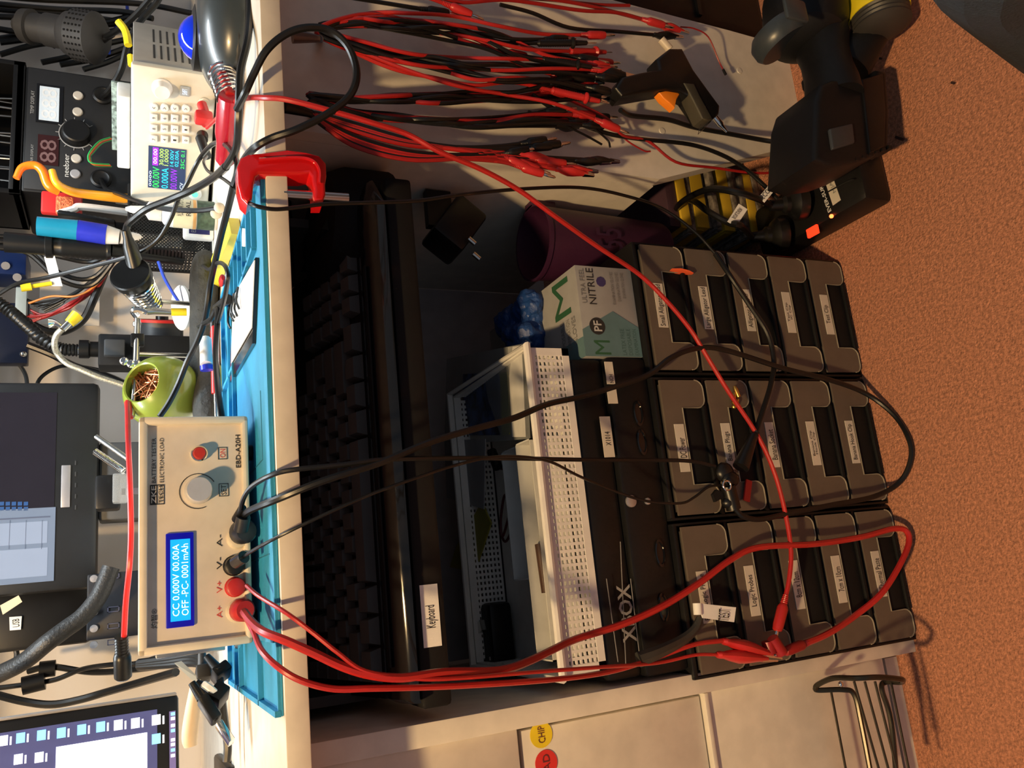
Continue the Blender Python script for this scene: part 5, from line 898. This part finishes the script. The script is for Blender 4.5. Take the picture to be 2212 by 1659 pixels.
# ================================================================ hanging bundles
def hook(label,a,b_,mt):
    T=Thing('wall_hook',label,'hook',P(*b_[:2],Y=b_[2])); T.part('peg',MB().cyl(P(*a[:2],Y=a[2]),P(*b_[:2],Y=b_[2]),.0035,10,r2=.007),mt,world=True); T.part('stem',MB().cyl(P(*a[:2],Y=a[2]),P(a[0],a[1],Y=.075),.004,10),mt,world=True)
hook('smoky plastic hook near the desk underside holding the upper lead bundle',(690,84,.03),(632,78,.03),M('smoke_hook',(.10,.07,.06),.2))
hook('black peg hook holding the lower lead bundle',(672,246,.03),(612,228,.02),rub)
def lerp(a,b,t): return a+(b-a)*t
def lead(i,name,label,group,top,w_top,path,mat,kindA,kindB,endA,endB,r=.0021,Y0=.045):
    """one test lead folded over the hook: up one side, over the peg, down the other"""
    xt,yt=top; o=rnd.uniform(-3,3); k=rnd.random()
    def side(sg,end):
        pts=[]; n=6
        for j in range(1,n+1):
            t=j/n; cxp=path(t); sp=(w_top*(1-t*.15)*(.35+.65*math.sin(min(1,t*2.2)*PI/2)))*sg*(.45+.55*k)*(1 if t<.75 else .6)
            pts.append((lerp(xt,end[0],t),cxp+(end[1]-path(1))*t*t+sp+rnd.uniform(-9,9)*math.sin(t*PI),Y0-.008*math.sin(t*PI)+rnd.uniform(-.010,.006)))
        return pts
    A=side(-1,endA); B=side(1,endB); pts=list(reversed(A))+[(xt-5+o,yt+rnd.uniform(-10,10),.028+rnd.uniform(0,.012))]+B
    T=cable(name,label,pts,r,mat,group=group,cat='test lead')
    for e,kd in ((0,kindA),(1,kindB)):
        p,d=dirof(T,e)
        bm_=redh if mat in(red,redd) else rub
        (banana if kd=='b' else alligator if kd=='a' else probe)(T,p,d,bm_,{'b':.85,'a':.9,'p':.8}[kd])
pA=lambda t: 60+t*90; pB=lambda t: 220+t*60; pC=lambda t:232+t*108
A=[(red,'p','b',(1230,125),(1290,120)),(rub,'b','a',(1190,100),(1290,140)),(red,'p','p',(1190,190),(1190,165)),(rub,'p','b',(1160,110),(1300,150)),(rub,'a','b',(1200,165),(1280,165)),(red,'b','b',(1270,105),(1300,235)),(rub,'b','b',(1250,150),(1290,175)),(red,'b','a',(1280,165),(1200,150)),(rub,'p','b',(1170,145),(1260,185)),(red,'b','b',(1100,140),(1290,125)),(rub,'a','a',(1230,180),(1180,135))]
for i,(m_,a,b_,eA,eB) in enumerate(A):
    nm='red' if m_==red else 'black'
    lead(i,'test_lead',nm+' test lead folded over the smoky hook in the upper bundle','test leads in the upper bundle, '+nm,(690,66),62,pA,m_,a,b_,eA,eB)
Bn=[(rub,'b','b',(1260,225),(1280,240)),(rub,'a','b',(1180,215),(1240,255)),(redd,'b','b',(1180,205),(1250,240)),(rub,'b','a',(1150,200),(1200,262)),(rub,'b','b',(1240,215),(1270,262)),(redd,'a','b',(1230,205),(1210,250)),(rub,'b','b',(1200,190),(1180,230))]
for i,(m_,a,b_,eA,eB) in enumerate(Bn):
    nm='dark red' if m_==redd else 'black'
    lead(i,'test_lead',nm+' test lead folded over the black peg in the middle bundle','test leads in the middle bundle, '+nm,(672,212),26,pB,m_,a,b_,eA,eB,.0024,.05)
Cn=[(rub,'a','b',(1260,345),(1170,315)),(rub,'b','a',(1150,318),(1240,348)),(red,'b','a',(1160,345),(1210,362)),(redd,'b','b',(1120,350),(1130,362)),(red,'a','b',(1200,365),(1100,345)),(rub,'b','b',(1140,308),(1100,330)),(redd,'a','b',(1120,335),(1180,350))]
for i,(m_,a,b_,eA,eB) in enumerate(Cn):
    nm={'red_silicone':'red','dark_red_cable':'dark red','black_rubber':'black'}[m_.name]
    xt,yt=678,245; k=i/7
    def sd(end,o): return [(760,270+o+18*k,.036),(880,305+o+14*k,.034),(1000,(322+o*.6+end[1]*.12-38),.034),(1080,lerp(325+o*.4,end[1],.5),.036),(end[0],end[1],.036)]
    pts=list(reversed(sd(eA,-4)))+[(xt+rnd.uniform(-4,4),yt+8*k,.03)]+sd(eB,22+6*k)
    T=cable('test_lead',nm+' test lead hanging lowest, beside the keyboard tray end',pts,.0024,m_,group='test leads in the lower bundle, '+nm,cat='test lead')
    for e,kd in((0,a),(1,b_)):
        p,d=dirof(T,e); (banana if kd=='b' else alligator)(T,p,d,redh if m_!=rub else rub,.85)
D0=[(redd,((930,-12,.04),(1000,5,.04),(1100,0,.04),(1250,22,.04),(1330,27,.04),(1400,45,.04)),'long red lead along the top of the pedestal ending near its corner','b'),(rub,((740,-8,.045),(840,8,.045),(925,22,.045)),'black lead ending in a black plug at the top of the pedestal','b'),(rub,((1080,10,.045),(1150,28,.045),(1230,60,.045),(1330,68,.045),(1410,75,.045)),'black lead ending in a black clip above the glue gun','a'),(red,((880,-20,.04),(940,0,.04),(975,14,.04)),'red lead ending in a ribbed red plug at the top of the pedestal','b'),(redd,((1120,-12,.045),(1250,8,.045),(1350,32,.045),(1420,52,.045)),'second red lead slanting towards the pedestal corner','a'),(redd,((960,-15,.05),(1080,-8,.05),(1190,0,.05),(1290,10,.05),(1360,12,.05)),'upper red lead near the frame edge on the pedestal',None),(redd,((1470,58,.05),(1500,62,.05),(1530,80,.05),(1552,130,.058),(1562,150,.058)),'thin red wire hanging down beside the glue gun',None)]
for m_,pts,lb,kd in D0:
    T=cable('test_lead',lb,pts,.0022 if kd else (.0009 if 'thin' in lb else .002),m_,cat='test lead')
    if kd: p,d=dirof(T,1); (banana if kd=='b' else alligator)(T,p,d,redh if m_!=rub else rub,.85)
    elif 'thin' in lb: p,d=dirof(T,1); T.part('end_sleeve',MB().cyl(p,p+d*.008,.0018,8),rub,world=True)
# small fine leads crossing in the lower middle of the panel
fine=[(redd,((1190,200,.045),(1250,225,.045),(1310,255,.045),(1345,292,.05),(1400,305,.055),(1460,350,.055),(1540,362,.055),(1640,374,.05),(1720,365,.04),(1770,348,.02)),.0017,'red cable crossing the panel to the floor beside the power tool'),(rub,((1150,205,.045),(1220,250,.05),(1300,285,.055),(1380,300,.055),(1490,312,.055),(1560,335,.052),(1610,365,.05),(1650,400,.045),(1680,430,.04)),.0026,'black cable crossing the panel and dropping to the surge strip'),(rub,((1140,240,.05),(1200,262,.05),(1260,290,.055),(1300,312,.058)),.0013,'fine black wire ending below the middle bundle'),(rub,((1200,232,.05),(1260,262,.05),(1310,300,.055),(1318,318,.055)),.0012,'second fine black wire ending below the middle bundle'),(redd,((1270,240,.05),(1320,262,.055),(1350,300,.058),(1390,325,.06),(1405,327,.06)),.0010,'hair thin red wire curling below the middle bundle')]
for m_,pts,r_,lb in fine: cable('thin_lead',lb,pts,r_,m_)
cable('glue_gun_cable','black glue gun cable running down the panel to the floor plug',((1340,238,.045),(1365,250,.055),(1440,258,.058),(1500,275,.058),(1580,290,.055),(1650,303,.045),(1685,308,.03)),.0030,rub)
# ================================================================ glue gun
T=Thing('glue_gun','black glue gun with orange trigger hanging against the white panel','glue gun',P(1540,250,Y=.05))
def pz(pts,Y,th,bev,mt,name):
    q=[P(x,y,Y=Y) for x,y in pts]; bm=bmesh.new(); vs=[bm.verts.new(v) for v in q]; f=bm.faces.new(vs); rr=bmesh.ops.extrude_face_region(bm,geom=[f]); bmesh.ops.translate(bm,verts=[v for v in rr['geom'] if isinstance(v,bmesh.types.BMVert)],vec=Vector((0,th,0)))
    if bev: bmesh.ops.bevel(bm,geom=[e for e in bm.edges if any(len(fc.verts)>4 for fc in e.link_faces)] if len(pts)!=4 else bm.edges[:],offset=bev,segments=3,profile=.5,affect='EDGES')
    bm.verts.index_update(); b=MB().raw([v.co[:] for v in bm.verts],[[v.index for v in f.verts] for f in bm.faces],sm=True); bm.free(); return T.part(name,b,mt,world=True)
pz([(1420,125),(1448,103),(1475,103),(1500,150),(1540,205),(1557,228),(1555,245),(1540,258),(1520,250),(1490,205),(1470,195),(1440,190),(1380,200),(1345,206),(1330,188),(1345,165),(1385,155),(1425,148)],.028,.026,.004,rub,'body')
pz([(1478,178),(1490,200),(1518,256),(1528,260),(1540,256),(1512,205),(1500,180)],.026,.020,.002,M('gun_olive',(.05,.045,.03),.5),'barrel_shroud')
pz([(1424,199),(1450,193),(1471,199),(1462,215),(1458,233),(1448,224),(1434,212)],.034,.012,.0015,orange,'trigger')
T.part('nozzle',MB().lathe([(.0042,0),(.0042,.012),(.003,.014),(.0015,.024)],along(P(1543,253,Y=.041),P(1565,279,Y=.041)-P(1543,253,Y=.041)),14),chrome,world=True)
T.part('glue_stick',MB().cyl(P(1447,107,Y=.041),P(1428,85,Y=.041),.0050,14),M('glue_stick',(.72,.62,.48),.4),world=True)
T.part('prop_wire',MB().tube(PX(((1516,256,.040),(1508,290,.03),(1536,262,.04))),.0006,5,n=0),steel,world=True)
# ================================================================ cordless tool standing on its pack, lead plug
T=Thing('power_tool','black cordless power tool standing on its battery pack on the carpet','power tool',P(1918,260,Z=0))
tm=M('tool_black',(.005,.0055,.007),.5,spec=.3); Yt=-.085
pz([(1765,215),(1760,345),(1800,358),(1850,350),(1885,338),(1922,318),(1924,240),(1917,152),(1895,148),(1888,170),(1800,170),(1775,180)],-.10,.075,.006,tm,'battery_pack')
pz([(1862,170),(1880,330),(1912,316),(1914,240),(1908,158)],-.103,.01,.002,M('tool_dark',(.004,.004,.005),.4,spec=.3),'front_ridge')
pz([(1793,277),(1843,265),(1848,308),(1800,322)],-.1035,.006,.002,M('tool_grey',(.035,.04,.048),.5),'release_button')
c0=P(1800,205,Y=-.075); c1=P(1770,75,Y=-.065)
T.part('handle',MB().lathe([(.034,-.012),(.033,.01),(.030,.03),(.030,.055),(.034,.075),(.036,.10)],along(c0,c1-c0),28,sy=.8),tm,world=True)
T.part('motor_head',MB().lathe([(.018,-.02),(.040,-.006),(.046,.014),(.046,.05),(.040,.07),(.02,.078)],along(P(1740,75,Y=-.06),P(1735,-60,Y=-.06)-P(1740,75,Y=-.06)),30,sx=1.1),tm,world=True)
T.part('chuck_collar',MB().lathe([(.030,-.006),(.034,.0),(.034,.012),(.028,.02)],along(P(1690,90,Y=-.05),P(1655,45,Y=-.045)-P(1690,90,Y=-.05)),24),M('tool_slate',(.035,.045,.055),.35),world=True)
T.part('front_plate',MB().box(P(1718,22,Y=-.118)[:],(.026,.006,.030),.003),M('tool_slate',(.035,.045,.055),.35),world=True)
T.part('side_lug',MB().box(P(1755,180,Y=-.05)[:],(.016,.02,.018),.004),tm,world=True)
b=MB(); pr=[(.030,0)]
for i in range(9): pr+=[(.034,.002+i*.0052),(.0325,.0048+i*.0052)]
mmt=along(P(1905,62,Y=-.11),P(1880,-60,Y=-.11)-P(1905,62,Y=-.11)); T.part('ribbed_motor',MB().lathe([(.012,-.006),(.026,-.003)]+pr,mmt,28,sy=.9),M('tool_rib',(.03,.028,.026),.5),world=True)
T.part('yellow_label',MB().lathe([(.0353,.018),(.0353,.06)],mmt@Matrix.Scale(.9,4,(0,1,0)),28),yellow,world=True)
T.part('link_arm',MB().cyl(P(1880,70,Y=-.09),P(1830,150,Y=-.07),.022,20,r2=.026),tm,world=True)
for i in range(6): T.part('grip_tooth',MB().box(P(1838+i*14,352-i*5,Y=-.09)[:],(.004,.02,.006)),tm,world=True)
T=Thing('mains_plug','black ribbed plug on the glue gun cable beside the power tool','plug',P(1750,330,Y=.0)); a0=P(1755,322,Y=-.01); a1=P(1682,306,Y=.03); mm=along(a0,a1-a0)
T.part('plug_body',MB().lathe([(.020,-.006),(.0215,0),(.020,.010),(.014,.016),(.010,.022),(.012,.026),(.010,.030),(.0075,.040),(.0055,.048)],mm,26),rub,world=True)
cable('black_string','thin dark string with frayed end lying across the surge strip label',((1786,416,.0),(1800,408,-.01),(1835,390,-.03),(1845,388,-.035)),.0009,blkm)
def fluff(label,pts,r): solo('carpet_fluff',label,'fluff',MB().tube([P(x,y,Z=.004) for x,y in pts],r,5),M('fluff',(.03,.01,.008),.9))
fluff('dark sliver of fluff on the carpet right of the power tool pack',((1935,296),(1943,299),(1952,301)),.0018); fluff('dark frayed fluff on the carpet beside the string',((1862,386),(1875,383),(1888,380)),.0016); fluff('small dark crumb on the carpet in the open area',((2055,178),(2062,180)),.0014); fluff('tiny dark crumb beside the power tool handle',((1900,126),(1904,127)),.0014)
# ================================================================ the person sitting before the desk, legs and hips
K1=P(2150,-165,Z=.31); K2=P(2185,-125,Z=.24); K3=P(2400,105,Z=.09); K4=P(2440,150,Z=.05); K5=P(2440,240,Z=.03)
vs=[(.62,-1.02,.50),(.50,-1.02,.48),(.74,-1.00,.48),(.54,-.70,.40),K1,K2,K3,K4,K5,(.86,-.72,.47),(.93,-.48,.44),(.94,-.50,.22),(.94,-.52,.06),(.93,-.43,.03),(.62,-1.04,.66),(.60,-1.06,.85)]
ed=[(0,1),(0,2),(1,3),(3,4),(4,5),(5,6),(6,7),(7,8),(2,9),(9,10),(10,11),(11,12),(12,13),(0,14),(14,15)]
rad=[.12,.10,.10,.088,.070,.066,.055,.042,.034,.085,.068,.055,.042,.034,.12,.13]
me=bpy.data.meshes.new('person'); me.from_pydata(vs,ed,[]); me.materials.append(jeans); po=bpy.data.objects.new('person',me); COL.objects.link(po); props(po,'person in dark blue-grey trousers, knee showing at the carpet corner','person')
sk=po.modifiers.new('skin','SKIN'); 
for i,r_ in enumerate(rad): me.skin_vertices[0].data[i].radius=(r_,r_)
me.skin_vertices[0].data[0].use_root=True
su=po.modifiers.new('sub','SUBSURF'); su.levels=2; su.render_levels=2
